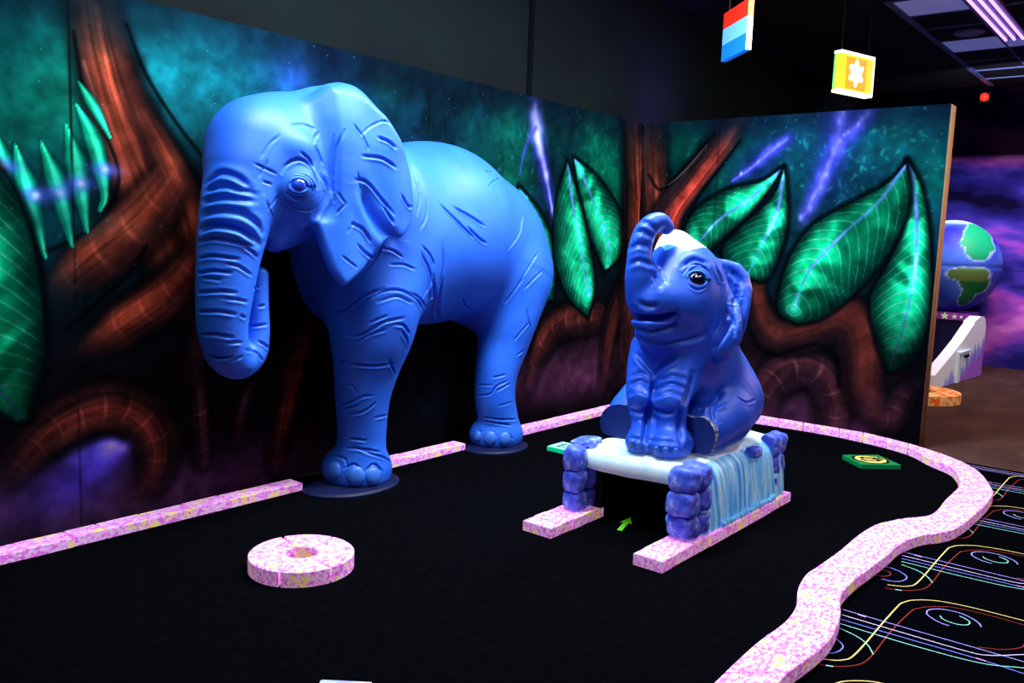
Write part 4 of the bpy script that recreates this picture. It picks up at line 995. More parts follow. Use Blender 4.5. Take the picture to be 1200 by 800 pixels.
# creases engraved in the two elephants: (points in place coordinates, depth, width, ridge)
ADULT_STROKES = [
 ([[-4.939,-0.526,1.728],[-4.934,-0.576,1.738],[-4.921,-0.611,1.748],[-4.905,-0.638,1.753],[-4.888,-0.661,1.751],[-4.87,-0.681,1.743],[-4.849,-0.697,1.736],[-4.826,-0.71,1.731],[-4.801,-0.719,1.725],[-4.773,-0.724,1.72]],0.016,0.015,0.009),
 ([[-4.952,-0.543,1.676],[-4.947,-0.585,1.683],[-4.935,-0.616,1.69],[-4.919,-0.643,1.695],[-4.9,-0.667,1.697],[-4.878,-0.688,1.696],[-4.854,-0.704,1.695],[-4.83,-0.714,1.693],[-4.806,-0.722,1.691],[-4.78,-0.726,1.689]],0.016,0.015,0.009),
 ([[-4.964,-0.547,1.609],[-4.959,-0.588,1.619],[-4.948,-0.618,1.628],[-4.933,-0.645,1.634],[-4.911,-0.672,1.635],[-4.885,-0.694,1.632],[-4.859,-0.71,1.626],[-4.833,-0.72,1.614],[-4.808,-0.725,1.599],[-4.786,-0.726,1.583],[-4.77,-0.724,1.568],[-4.76,-0.72,1.552],[-4.748,-0.715,1.537]],0.016,0.015,0.009),
 ([[-4.974,-0.562,1.535],[-4.968,-0.595,1.546],[-4.959,-0.621,1.556],[-4.945,-0.646,1.562],[-4.924,-0.672,1.563],[-4.897,-0.694,1.56],[-4.87,-0.71,1.554],[-4.844,-0.719,1.543],[-4.819,-0.722,1.529],[-4.795,-0.721,1.515],[-4.777,-0.717,1.502],[-4.763,-0.712,1.488],[-4.747,-0.704,1.474]],0.016,0.015,0.009),
 ([[-4.932,-0.523,1.76],[-4.925,-0.553,1.781],[-4.915,-0.577,1.802],[-4.903,-0.6,1.815],[-4.89,-0.626,1.816],[-4.874,-0.652,1.809],[-4.857,-0.673,1.799],[-4.841,-0.689,1.785],[-4.825,-0.702,1.768],[-4.807,-0.713,1.751]],0.016,0.015,0.009),
 ([[-4.98,-0.543,1.48],[-4.978,-0.579,1.488],[-4.971,-0.606,1.495],[-4.96,-0.632,1.499],[-4.941,-0.66,1.497],[-4.916,-0.685,1.492],[-4.889,-0.702,1.487],[-4.861,-0.713,1.481],[-4.832,-0.718,1.475],[-4.798,-0.717,1.468]],0.016,0.0072,0.0045),
 ([[-4.85,-0.715,1.467],[-4.835,-0.717,1.459],[-4.819,-0.717,1.451],[-4.803,-0.715,1.442],[-4.789,-0.712,1.433],[-4.777,-0.707,1.425],[-4.763,-0.7,1.416]],0.012,0.0064,0.0035),
 ([[-4.988,-0.555,1.403],[-4.985,-0.588,1.409],[-4.978,-0.613,1.415],[-4.965,-0.64,1.417],[-4.942,-0.669,1.415],[-4.909,-0.694,1.41],[-4.87,-0.71,1.405]],0.016,0.0072,0.0045),
 ([[-4.925,-0.686,1.384],[-4.909,-0.696,1.38],[-4.89,-0.704,1.376],[-4.871,-0.71,1.369],[-4.849,-0.712,1.357],[-4.824,-0.71,1.342],[-4.794,-0.702,1.327]],0.012,0.0064,0.0035),
 ([[-4.994,-0.555,1.331],[-4.991,-0.594,1.337],[-4.982,-0.622,1.343],[-4.969,-0.646,1.346],[-4.951,-0.668,1.345],[-4.93,-0.686,1.342],[-4.905,-0.7,1.338]],0.016,0.0072,0.0045),
 ([[-4.994,-0.593,1.312],[-4.975,-0.642,1.309],[-4.947,-0.675,1.304]],0.012,0.0064,0.0035),
 ([[-5.0,-0.563,1.236],[-4.992,-0.615,1.243],[-4.974,-0.65,1.247],[-4.953,-0.674,1.25],[-4.931,-0.689,1.249],[-4.91,-0.699,1.246],[-4.886,-0.706,1.243]],0.016,0.0072,0.0045),
 ([[-4.945,-0.68,1.219],[-4.925,-0.692,1.216],[-4.903,-0.701,1.212],[-4.88,-0.706,1.209],[-4.859,-0.706,1.204],[-4.839,-0.704,1.2],[-4.815,-0.696,1.195]],0.012,0.0064,0.0035),
 ([[-5.001,-0.564,1.145],[-4.995,-0.612,1.149],[-4.98,-0.643,1.151],[-4.96,-0.667,1.152],[-4.938,-0.683,1.149],[-4.912,-0.695,1.144],[-4.883,-0.7,1.138]],0.016,0.0072,0.0045),
 ([[-4.993,-0.567,1.032],[-4.99,-0.599,1.035],[-4.982,-0.622,1.037],[-4.969,-0.643,1.038],[-4.95,-0.663,1.035],[-4.923,-0.678,1.03],[-4.893,-0.687,1.024]],0.016,0.0072,0.0045),
 ([[-4.928,-0.669,0.996],[-4.888,-0.683,0.996],[-4.835,-0.68,0.993]],0.012,0.0064,0.0035),
 ([[-4.966,-0.568,0.933],[-4.96,-0.589,0.927],[-4.951,-0.605,0.92],[-4.94,-0.621,0.915],[-4.925,-0.64,0.916],[-4.904,-0.656,0.919],[-4.88,-0.667,0.921]],0.016,0.0072,0.0045),
 ([[-4.885,-0.656,0.899],[-4.86,-0.668,0.911],[-4.829,-0.671,0.922]],0.012,0.0064,0.0035),
 ([[-4.972,-0.541,1.542],[-4.971,-0.574,1.551],[-4.965,-0.6,1.56],[-4.955,-0.626,1.565],[-4.938,-0.655,1.564],[-4.913,-0.682,1.56],[-4.888,-0.701,1.553],[-4.864,-0.713,1.542],[-4.84,-0.719,1.529],[-4.819,-0.721,1.515],[-4.803,-0.72,1.501],[-4.791,-0.718,1.487],[-4.778,-0.714,1.474]],0.016,0.015,0.009),
 ([[-4.765,-0.676,1.261],[-4.673,-0.571,1.258],[-4.657,-0.581,1.264]],0.012,0.0064,0.0035),
 ([[-4.673,-0.585,1.157],[-4.66,-0.59,1.161],[-4.645,-0.591,1.165]],0.012,0.0064,0.0035),
 ([[-4.707,-0.551,1.054],[-4.679,-0.59,1.061],[-4.628,-0.594,1.064]],0.012,0.0064,0.0035),
 ([[-4.689,-0.6,0.98],[-4.681,-0.604,0.976],[-4.673,-0.607,0.971],[-4.663,-0.608,0.966],[-4.652,-0.607,0.959],[-4.638,-0.603,0.95],[-4.614,-0.584,0.939]],0.012,0.0064,0.0035),
 ([[-4.81,-0.669,0.953],[-4.778,-0.652,0.946],[-4.733,-0.618,0.936],[-4.714,-0.618,0.929],[-4.702,-0.621,0.916],[-4.69,-0.622,0.899],[-4.673,-0.614,0.88]],0.012,0.0064,0.0035),
 ([[-4.855,-0.699,1.131],[-4.84,-0.695,1.123],[-4.822,-0.689,1.116]],0.012,0.0064,0.0035),
 ([[-4.777,-0.629,0.826],[-4.77,-0.633,0.834],[-4.761,-0.636,0.841]],0.012,0.0064,0.0035),
 ([[-4.023,-0.329,1.077],[-4.03,-0.378,1.082],[-4.031,-0.42,1.087],[-4.029,-0.453,1.094],[-4.025,-0.476,1.105],[-4.021,-0.493,1.12],[-4.015,-0.512,1.135],[-4.005,-0.532,1.152],[-3.993,-0.554,1.17],[-3.975,-0.577,1.188],[-3.95,-0.604,1.206],[-3.918,-0.631,1.223],[-3.881,-0.653,1.24]],0.016,0.0072,0.0045),
 ([[-3.935,-0.624,1.19],[-3.916,-0.638,1.204],[-3.895,-0.65,1.217],[-3.872,-0.662,1.226],[-3.846,-0.674,1.23],[-3.816,-0.685,1.231],[-3.784,-0.694,1.226],[-3.747,-0.701,1.213],[-3.705,-0.702,1.194],[-3.664,-0.697,1.175],[-3.634,-0.688,1.156],[-3.612,-0.678,1.137],[-3.581,-0.66,1.117]],0.016,0.0072,0.0045),
 ([[-4.015,-0.477,0.957],[-4.007,-0.506,0.956],[-3.996,-0.531,0.954],[-3.984,-0.555,0.957],[-3.971,-0.577,0.967],[-3.957,-0.598,0.982],[-3.942,-0.617,0.998],[-3.926,-0.634,1.013],[-3.909,-0.649,1.029],[-3.887,-0.665,1.043],[-3.853,-0.681,1.052],[-3.811,-0.695,1.059],[-3.761,-0.701,1.065]],0.016,0.0072,0.0045),
 ([[-3.99,-0.365,0.792],[-3.991,-0.439,0.789],[-3.975,-0.491,0.785],[-3.953,-0.53,0.781],[-3.926,-0.561,0.778],[-3.894,-0.587,0.776],[-3.857,-0.607,0.778],[-3.814,-0.622,0.781],[-3.76,-0.626,0.781]],0.016,0.0072,0.0045),
 ([[-3.831,-0.686,1.029],[-3.809,-0.691,1.028],[-3.786,-0.695,1.026],[-3.762,-0.695,1.02],[-3.74,-0.692,1.005],[-3.717,-0.686,0.984],[-3.69,-0.675,0.962]],0.016,0.0072,0.0045),
 ([[-3.763,-0.688,0.981],[-3.742,-0.683,0.96],[-3.717,-0.675,0.938],[-3.696,-0.665,0.916],[-3.686,-0.656,0.897],[-3.684,-0.649,0.879],[-3.681,-0.642,0.861]],0.016,0.0072,0.0045),
 ([[-3.919,-0.643,1.16],[-3.887,-0.664,1.174],[-3.852,-0.68,1.187],[-3.815,-0.692,1.192],[-3.781,-0.7,1.184],[-3.745,-0.704,1.168],[-3.704,-0.703,1.151]],0.012,0.0064,0.0035),
 ([[-3.986,-0.539,0.918],[-3.975,-0.563,0.934],[-3.963,-0.584,0.951],[-3.947,-0.605,0.966],[-3.926,-0.628,0.978],[-3.899,-0.648,0.988],[-3.87,-0.666,0.998]],0.012,0.0064,0.0035),
 ([[-3.958,-0.607,1.035],[-3.919,-0.645,1.058],[-3.872,-0.675,1.08]],0.012,0.0064,0.0035),
 ([[-3.828,-0.634,0.821],[-3.786,-0.621,0.77],[-3.729,-0.594,0.716]],0.012,0.0064,0.0035),
 ([[-3.714,-0.702,1.215],[-3.685,-0.701,1.202],[-3.651,-0.695,1.188],[-3.617,-0.685,1.172],[-3.584,-0.67,1.154],[-3.546,-0.646,1.133],[-3.482,-0.597,1.108]],0.012,0.0064,0.0035),
 ([[-3.863,-0.609,1.467],[-3.845,-0.621,1.465],[-3.827,-0.631,1.462],[-3.809,-0.642,1.457],[-3.791,-0.651,1.446],[-3.775,-0.66,1.434],[-3.757,-0.669,1.421]],0.012,0.0064,0.0035),
 ([[-3.828,-0.646,1.376],[-3.804,-0.657,1.377],[-3.779,-0.667,1.379],[-3.754,-0.676,1.377],[-3.729,-0.684,1.37],[-3.704,-0.69,1.36],[-3.676,-0.695,1.35]],0.012,0.0064,0.0035),
 ([[-3.958,-0.315,0.631],[-3.977,-0.387,0.645],[-3.974,-0.432,0.653],[-3.965,-0.462,0.652],[-3.956,-0.479,0.639],[-3.948,-0.49,0.62],[-3.939,-0.499,0.6]],0.012,0.0064,0.0035),
 ([[-3.967,-0.357,0.534],[-3.969,-0.391,0.528],[-3.966,-0.424,0.529],[-3.956,-0.46,0.544],[-3.939,-0.493,0.566],[-3.92,-0.518,0.582],[-3.902,-0.533,0.588],[-3.886,-0.544,0.589],[-3.869,-0.553,0.59]],0.012,0.0064,0.0035),
 ([[-3.963,-0.421,0.5],[-3.951,-0.461,0.514],[-3.933,-0.494,0.526]],0.012,0.0064,0.0035),
 ([[-3.947,-0.457,0.467],[-3.933,-0.482,0.477],[-3.916,-0.504,0.485],[-3.898,-0.521,0.495],[-3.88,-0.534,0.509],[-3.863,-0.545,0.526],[-3.845,-0.553,0.542]],0.012,0.0064,0.0035),
 ([[-3.832,-0.541,0.447],[-3.786,-0.544,0.45],[-3.712,-0.515,0.444]],0.012,0.0064,0.0035),
 ([[-3.937,-0.434,0.315],[-3.911,-0.479,0.314],[-3.873,-0.51,0.309]],0.012,0.0064,0.0035),
 ([[-3.923,-0.461,0.272],[-3.908,-0.482,0.261],[-3.89,-0.501,0.249],[-3.866,-0.517,0.235],[-3.83,-0.532,0.219],[-3.78,-0.536,0.198],[-3.726,-0.524,0.174],[-3.688,-0.509,0.154],[-3.665,-0.499,0.139],[-3.626,-0.47,0.117]],0.012,0.0064,0.0035),
 ([[-3.944,-0.416,0.258],[-3.93,-0.452,0.259],[-3.909,-0.481,0.259],[-3.88,-0.506,0.254],[-3.838,-0.526,0.243],[-3.777,-0.532,0.223]],0.012,0.0064,0.0035),
 ([[-3.98,-0.34,0.773],[-3.99,-0.39,0.774],[-3.989,-0.426,0.771],[-3.978,-0.475,0.772],[-3.946,-0.537,0.775],[-3.886,-0.592,0.777],[-3.803,-0.62,0.773]],0.012,0.0064,0.0035),
 ([[-3.809,-0.638,0.821],[-3.772,-0.619,0.766],[-3.724,-0.589,0.707]],0.012,0.0064,0.0035),
 ([[-3.964,-0.221,0.14],[-3.957,-0.233,0.162],[-3.956,-0.261,0.18],[-3.963,-0.317,0.193],[-3.964,-0.373,0.198],[-3.96,-0.409,0.194],[-3.959,-0.425,0.181],[-3.961,-0.433,0.164],[-3.963,-0.441,0.145]],0.012,0.0064,0.0035),
 ([[-3.973,-0.426,0.135],[-3.961,-0.444,0.149],[-3.947,-0.46,0.162],[-3.935,-0.476,0.166],[-3.924,-0.492,0.154],[-3.913,-0.507,0.134],[-3.901,-0.52,0.113]],0.012,0.0064,0.0035),
 ([[-3.893,-0.524,0.121],[-3.875,-0.53,0.138],[-3.856,-0.535,0.154],[-3.836,-0.539,0.16],[-3.816,-0.544,0.149],[-3.796,-0.55,0.127],[-3.774,-0.552,0.104]],0.012,0.0064,0.0035),
 ([[-2.613,-0.278,0.118],[-2.612,-0.303,0.13],[-2.608,-0.325,0.141]],0.012,0.0064,0.0035),
 ([[-2.604,-0.366,0.132],[-2.598,-0.38,0.139],[-2.59,-0.394,0.146],[-2.584,-0.406,0.147],[-2.579,-0.418,0.139],[-2.576,-0.43,0.125],[-2.571,-0.44,0.11]],0.012,0.0064,0.0035),
 ([[-2.547,-0.463,0.117],[-2.532,-0.474,0.122],[-2.514,-0.484,0.127],[-2.498,-0.493,0.126],[-2.486,-0.499,0.117],[-2.475,-0.504,0.104],[-2.462,-0.507,0.089]],0.012,0.0064,0.0035),
 ([[-3.045,-0.497,1.142],[-3.006,-0.476,1.118],[-2.963,-0.45,1.093],[-2.916,-0.423,1.071],[-2.866,-0.397,1.055],[-2.811,-0.369,1.043],[-2.754,-0.339,1.031]],0.012,0.0064,0.0035),
 ([[-2.493,-0.512,0.823],[-2.447,-0.542,0.888],[-2.389,-0.562,0.952]],0.012,0.0064,0.0035),
 ([[-2.569,-0.48,1.094],[-2.557,-0.496,1.123],[-2.544,-0.511,1.152],[-2.529,-0.526,1.181],[-2.51,-0.54,1.213],[-2.489,-0.554,1.246],[-2.465,-0.565,1.279]],0.012,0.0064,0.0035),
 ([[-2.426,-0.559,1.052],[-2.4,-0.562,0.975],[-2.358,-0.554,0.895]],0.012,0.0064,0.0035),
 ([[-2.456,-0.516,0.712],[-2.398,-0.523,0.741]],0.012,0.0064,0.0035),
 ([[-2.631,-0.306,0.404],[-2.635,-0.35,0.413],[-2.629,-0.385,0.42],[-2.619,-0.41,0.429],[-2.611,-0.424,0.445],[-2.605,-0.433,0.466],[-2.595,-0.444,0.486],[-2.576,-0.461,0.502],[-2.549,-0.478,0.515],[-2.517,-0.49,0.527]],0.012,0.0064,0.0035),
 ([[-2.6,-0.314,0.245],[-2.599,-0.371,0.246],[-2.581,-0.413,0.242],[-2.552,-0.447,0.238],[-2.511,-0.474,0.235],[-2.453,-0.488,0.23],[-2.338,-0.458,0.209]],0.012,0.0064,0.0035),
 ([[-2.593,-0.339,0.215],[-2.589,-0.373,0.215],[-2.578,-0.401,0.213],[-2.561,-0.427,0.209],[-2.536,-0.452,0.204],[-2.503,-0.473,0.197],[-2.463,-0.489,0.187]],0.012,0.0064,0.0035),
 ([[-2.594,-0.445,0.453],[-2.555,-0.475,0.48],[-2.501,-0.492,0.504]],0.012,0.0064,0.0035),
 ([[-2.608,-0.424,0.55],[-2.58,-0.456,0.562],[-2.543,-0.481,0.573]],0.012,0.0064,0.0035),
 ([[-2.748,-0.464,1.141],[-2.697,-0.474,1.161],[-2.649,-0.487,1.182]],0.0085,0.0055,0.002),
 ([[-2.632,-0.304,0.482],[-2.632,-0.376,0.492],[-2.609,-0.427,0.496]],0.0085,0.0055,0.002),
 ([[-2.57,-0.457,0.342],[-2.524,-0.482,0.356],[-2.453,-0.487,0.364]],0.0085,0.0055,0.002),
 ([[-3.425,-0.639,1.751],[-3.356,-0.645,1.704],[-3.282,-0.648,1.656],[-3.215,-0.647,1.615],[-3.17,-0.645,1.588],[-3.138,-0.643,1.569],[-3.107,-0.642,1.551]],0.016,0.0072,0.0045),
 ([[-3.283,-0.624,1.737],[-3.223,-0.624,1.717],[-3.162,-0.625,1.698],[-3.108,-0.627,1.678],[-3.065,-0.631,1.66],[-3.027,-0.634,1.643],[-2.988,-0.636,1.625]],0.016,0.0072,0.0045),
 ([[-3.165,-0.641,1.617],[-3.125,-0.641,1.591],[-3.083,-0.64,1.565],[-3.047,-0.64,1.544],[-3.02,-0.64,1.531],[-2.997,-0.639,1.523],[-2.974,-0.638,1.515]],0.016,0.0072,0.0045),
 ([[-2.457,-0.521,1.721],[-2.492,-0.544,1.675],[-2.518,-0.559,1.63],[-2.551,-0.571,1.587],[-2.6,-0.583,1.546],[-2.658,-0.595,1.508],[-2.712,-0.604,1.471]],0.012,0.0064,0.0035),
 ([[-2.83,-0.482,1.995],[-2.703,-0.445,2.003]],0.012,0.0064,0.0035),
 ([[-2.873,-0.555,1.89],[-2.842,-0.543,1.906],[-2.808,-0.529,1.922],[-2.765,-0.512,1.937],[-2.708,-0.488,1.951],[-2.626,-0.447,1.965]],0.012,0.0064,0.0035),
 ([[-2.325,-0.57,1.458],[-2.379,-0.578,1.413],[-2.419,-0.576,1.368],[-2.454,-0.57,1.323],[-2.483,-0.56,1.278],[-2.507,-0.545,1.233],[-2.527,-0.528,1.187]],0.012,0.0064,0.0035),
 ([[-2.288,-0.591,1.331],[-2.387,-0.584,1.264],[-2.458,-0.558,1.196]],0.012,0.0064,0.0035),
 ([[-3.574,-0.549,1.968],[-3.564,-0.571,1.937],[-3.552,-0.589,1.906]],0.012,0.0064,0.0035),
 ([[-3.6,-0.599,1.895],[-3.602,-0.617,1.857],[-3.601,-0.633,1.82],[-3.604,-0.646,1.783],[-3.615,-0.657,1.745],[-3.63,-0.665,1.708],[-3.643,-0.67,1.67]],0.012,0.0064,0.0035),
 ([[-3.547,-0.649,1.772],[-3.555,-0.66,1.739],[-3.561,-0.668,1.706],[-3.57,-0.675,1.674],[-3.586,-0.68,1.644],[-3.606,-0.682,1.616],[-3.624,-0.683,1.588]],0.012,0.0064,0.0035),
 ([[-3.621,-0.693,1.491],[-3.6,-0.697,1.473],[-3.577,-0.698,1.455],[-3.556,-0.699,1.436],[-3.54,-0.698,1.415],[-3.526,-0.696,1.394],[-3.511,-0.692,1.372]],0.012,0.0064,0.0035),
 ([[-3.448,-0.69,1.522],[-3.441,-0.689,1.481],[-3.43,-0.686,1.439],[-3.423,-0.68,1.393],[-3.422,-0.67,1.339],[-3.421,-0.654,1.282],[-3.423,-0.635,1.23],[-3.441,-0.623,1.192],[-3.476,-0.623,1.161],[-3.517,-0.63,1.131]],0.012,0.0064,0.0035),
 ([[-3.632,-0.695,1.449],[-3.609,-0.698,1.416],[-3.582,-0.698,1.383],[-3.559,-0.695,1.351],[-3.543,-0.69,1.321],[-3.532,-0.683,1.293],[-3.528,-0.677,1.264],[-3.539,-0.673,1.235],[-3.56,-0.673,1.207],[-3.584,-0.675,1.18]],0.016,0.0072,0.0045),
 ([[-3.511,-0.682,1.307],[-3.483,-0.66,1.247],[-3.433,-0.616,1.184],[-3.368,-0.552,1.128],[-3.332,-0.506,1.09],[-3.32,-0.476,1.065],[-3.3,-0.439,1.039]],0.016,0.015,0.009),
 ([[-3.397,-0.648,1.285],[-3.371,-0.608,1.211],[-3.315,-0.537,1.131],[-3.21,-0.431,1.054],[-3.054,-0.298,0.985]],0.016,0.015,0.009),
 ([[-4.04,-0.763,2.073],[-4.02,-0.767,2.069],[-4.0,-0.771,2.065],[-3.982,-0.775,2.06],[-3.964,-0.779,2.051],[-3.947,-0.783,2.04],[-3.928,-0.785,2.029]],0.016,0.0072,0.0045),
 ([[-4.157,-0.767,1.963],[-4.113,-0.763,1.965],[-4.073,-0.764,1.966],[-4.042,-0.768,1.965],[-4.018,-0.773,1.962],[-4.0,-0.776,1.956],[-3.982,-0.779,1.949],[-3.964,-0.782,1.94],[-3.946,-0.785,1.93],[-3.927,-0.786,1.92]],0.016,0.0072,0.0045),
 ([[-4.207,-0.771,1.833],[-4.178,-0.768,1.834],[-4.146,-0.763,1.835],[-4.112,-0.756,1.827],[-4.077,-0.754,1.806],[-4.043,-0.755,1.775],[-4.013,-0.76,1.745],[-3.986,-0.768,1.718],[-3.963,-0.777,1.692],[-3.939,-0.787,1.665]],0.016,0.0072,0.0045),
 ([[-4.224,-0.767,1.602],[-4.197,-0.765,1.594],[-4.167,-0.76,1.586],[-4.139,-0.754,1.573],[-4.116,-0.75,1.555],[-4.096,-0.748,1.533],[-4.078,-0.747,1.511]],0.016,0.0072,0.0045),
 ([[-4.177,-0.762,1.49],[-4.149,-0.757,1.473],[-4.122,-0.751,1.455],[-4.098,-0.748,1.44],[-4.078,-0.747,1.43],[-4.051,-0.734,1.421],[-3.903,-0.586,1.408]],0.016,0.0072,0.0045),
 ([[-3.886,-0.794,1.772],[-3.871,-0.796,1.751],[-3.856,-0.796,1.731],[-3.84,-0.795,1.716],[-3.823,-0.791,1.71],[-3.806,-0.786,1.711],[-3.785,-0.777,1.712]],0.016,0.0072,0.0045),
 ([[-3.997,-0.763,1.707],[-3.968,-0.775,1.66],[-3.938,-0.788,1.613]],0.016,0.0072,0.0045),
 ([[-4.163,-0.762,2.071],[-4.135,-0.757,2.092],[-4.108,-0.753,2.113],[-4.079,-0.75,2.131],[-4.049,-0.75,2.147],[-4.018,-0.753,2.16],[-3.992,-0.756,2.167],[-3.974,-0.759,2.166],[-3.961,-0.761,2.159],[-3.945,-0.761,2.153]],0.0085,0.0055,0.002),
 ([[-4.209,-0.759,2.121],[-4.183,-0.761,2.097],[-4.154,-0.761,2.072]],0.0085,0.0055,0.002),
 ([[-4.154,-0.761,2.079],[-4.129,-0.762,2.041],[-4.104,-0.762,2.003]],0.0085,0.0055,0.002),
 ([[-4.191,-0.771,1.877],[-4.17,-0.767,1.829],[-4.147,-0.759,1.781]],0.0085,0.0055,0.002),
 ([[-4.304,-0.747,1.759],[-4.287,-0.759,1.732],[-4.264,-0.765,1.706]],0.0085,0.0055,0.002),
 ([[-4.246,-0.766,1.552],[-4.223,-0.767,1.584],[-4.198,-0.765,1.616]],0.0085,0.0055,0.002),
 ([[-4.279,-0.76,1.426],[-4.232,-0.767,1.395],[-4.174,-0.761,1.363]],0.0085,0.0055,0.002),
 ([[-4.257,-0.766,1.706],[-4.286,-0.759,1.677],[-4.309,-0.745,1.648]],0.0085,0.0055,0.002),
 ([[-4.27,-0.756,2.084],[-4.287,-0.754,2.053],[-4.301,-0.748,2.024],[-4.311,-0.741,1.995],[-4.317,-0.736,1.967],[-4.322,-0.734,1.939],[-4.326,-0.732,1.909],[-4.329,-0.731,1.878],[-4.33,-0.73,1.845],[-4.331,-0.73,1.812],[-4.328,-0.732,1.78],[-4.322,-0.733,1.747],[-4.317,-0.734,1.715]],0.016,0.0072,0.0045),
 ([[-4.318,-0.73,2.055],[-4.326,-0.727,2.004],[-4.334,-0.723,1.954],[-4.34,-0.721,1.908],[-4.343,-0.722,1.871],[-4.343,-0.724,1.84],[-4.343,-0.726,1.811],[-4.341,-0.727,1.785],[-4.338,-0.727,1.762],[-4.335,-0.727,1.739]],0.012,0.0064,0.0035),
 ([[-4.416,-0.711,1.997],[-4.41,-0.713,1.977],[-4.401,-0.712,1.957],[-4.394,-0.712,1.94],[-4.388,-0.712,1.927],[-4.383,-0.711,1.916],[-4.378,-0.712,1.905]],0.012,0.0064,0.0035),
 ([[-4.781,-0.702,1.87],[-4.73,-0.72,1.849],[-4.668,-0.723,1.828]],0.0085,0.0055,0.002),
 ([[-4.762,-0.717,1.805],[-4.738,-0.718,1.848],[-4.715,-0.719,1.891]],0.0085,0.0055,0.002),
 ([[-4.723,-0.723,1.694],[-4.698,-0.713,1.654],[-4.655,-0.678,1.613]],0.0085,0.0055,0.002),
 ([[-4.642,-0.705,1.72],[-4.675,-0.707,1.684],[-4.714,-0.718,1.648]],0.0085,0.0055,0.002),
 ([[-4.745,-0.71,1.899],[-4.731,-0.71,1.922],[-4.717,-0.709,1.944],[-4.701,-0.708,1.965],[-4.683,-0.709,1.984],[-4.663,-0.711,2.001],[-4.642,-0.712,2.018]],0.0085,0.0055,0.002),
 ([[-4.567,-0.695,2.08],[-4.538,-0.69,2.086],[-4.506,-0.683,2.092],[-4.474,-0.676,2.096],[-4.445,-0.672,2.093],[-4.416,-0.67,2.088],[-4.392,-0.673,2.081]],0.0085,0.0055,0.002),
 ([[-4.746,-0.721,1.786],[-4.72,-0.722,1.78],[-4.69,-0.72,1.774]],0.0085,0.0055,0.002),
 ([[-4.417,-0.727,1.864],[-4.396,-0.727,1.84],[-4.375,-0.727,1.816],[-4.362,-0.727,1.792],[-4.357,-0.728,1.77],[-4.358,-0.727,1.749],[-4.368,-0.727,1.726],[-4.387,-0.726,1.695],[-4.41,-0.719,1.662],[-4.431,-0.713,1.634],[-4.447,-0.703,1.617],[-4.459,-0.689,1.605],[-4.472,-0.677,1.593]],0.016,0.015,0.009),
 ([[-4.638,-0.725,1.836],[-4.629,-0.726,1.851],[-4.621,-0.726,1.866],[-4.608,-0.727,1.88],[-4.59,-0.73,1.893],[-4.568,-0.734,1.903],[-4.546,-0.738,1.909],[-4.523,-0.739,1.908],[-4.499,-0.738,1.901],[-4.478,-0.736,1.889],[-4.465,-0.74,1.868],[-4.458,-0.749,1.841],[-4.452,-0.755,1.818],[-4.447,-0.758,1.802],[-4.444,-0.759,1.788],[-4.441,-0.758,1.775]],0.016,0.0072,0.0045),
 ([[-4.539,-0.746,1.944],[-4.519,-0.745,1.934],[-4.498,-0.741,1.924],[-4.478,-0.736,1.913],[-4.464,-0.732,1.9],[-4.455,-0.732,1.887],[-4.447,-0.734,1.873]],0.012,0.0064,0.0035),
 ([[-4.605,-0.733,1.738],[-4.59,-0.738,1.728],[-4.573,-0.74,1.717],[-4.556,-0.744,1.712],[-4.538,-0.751,1.717],[-4.518,-0.758,1.728],[-4.497,-0.762,1.739]],0.016,0.0072,0.0045),
 ([[-4.612,-0.707,1.706],[-4.594,-0.707,1.692],[-4.573,-0.704,1.678],[-4.552,-0.704,1.666],[-4.527,-0.708,1.66],[-4.501,-0.713,1.656],[-4.476,-0.718,1.656],[-4.455,-0.722,1.661],[-4.437,-0.726,1.67],[-4.416,-0.728,1.679]],0.012,0.0064,0.0035),
 ([[-4.383,-0.68,2.065],[-4.398,-0.686,2.046],[-4.42,-0.702,2.025],[-4.437,-0.719,2.003],[-4.431,-0.722,1.983],[-4.41,-0.715,1.964],[-4.392,-0.711,1.943]],0.012,0.0064,0.0035),
 ([[-4.722,-0.695,1.495],[-4.61,-0.568,1.488],[-4.592,-0.579,1.483]],0.0085,0.0055,0.002),
 ([[-4.596,-0.538,1.46],[-4.606,-0.567,1.483],[-4.607,-0.581,1.505]],0.0085,0.0055,0.002),
 ([[-3.798,-0.643,1.52],[-3.956,-0.779,1.539],[-3.98,-0.77,1.557],[-4.004,-0.761,1.58],[-4.031,-0.753,1.61],[-4.06,-0.748,1.646],[-4.088,-0.748,1.684],[-4.111,-0.75,1.727],[-4.131,-0.756,1.772],[-4.152,-0.763,1.818]],0.03,0.035,0.012),
 ([[-3.861,-0.61,1.493],[-3.87,-0.604,1.466],[-3.88,-0.6,1.438],[-3.896,-0.592,1.408],[-3.921,-0.579,1.373],[-3.95,-0.56,1.335],[-3.976,-0.538,1.297]],0.0085,0.0055,0.002),
]
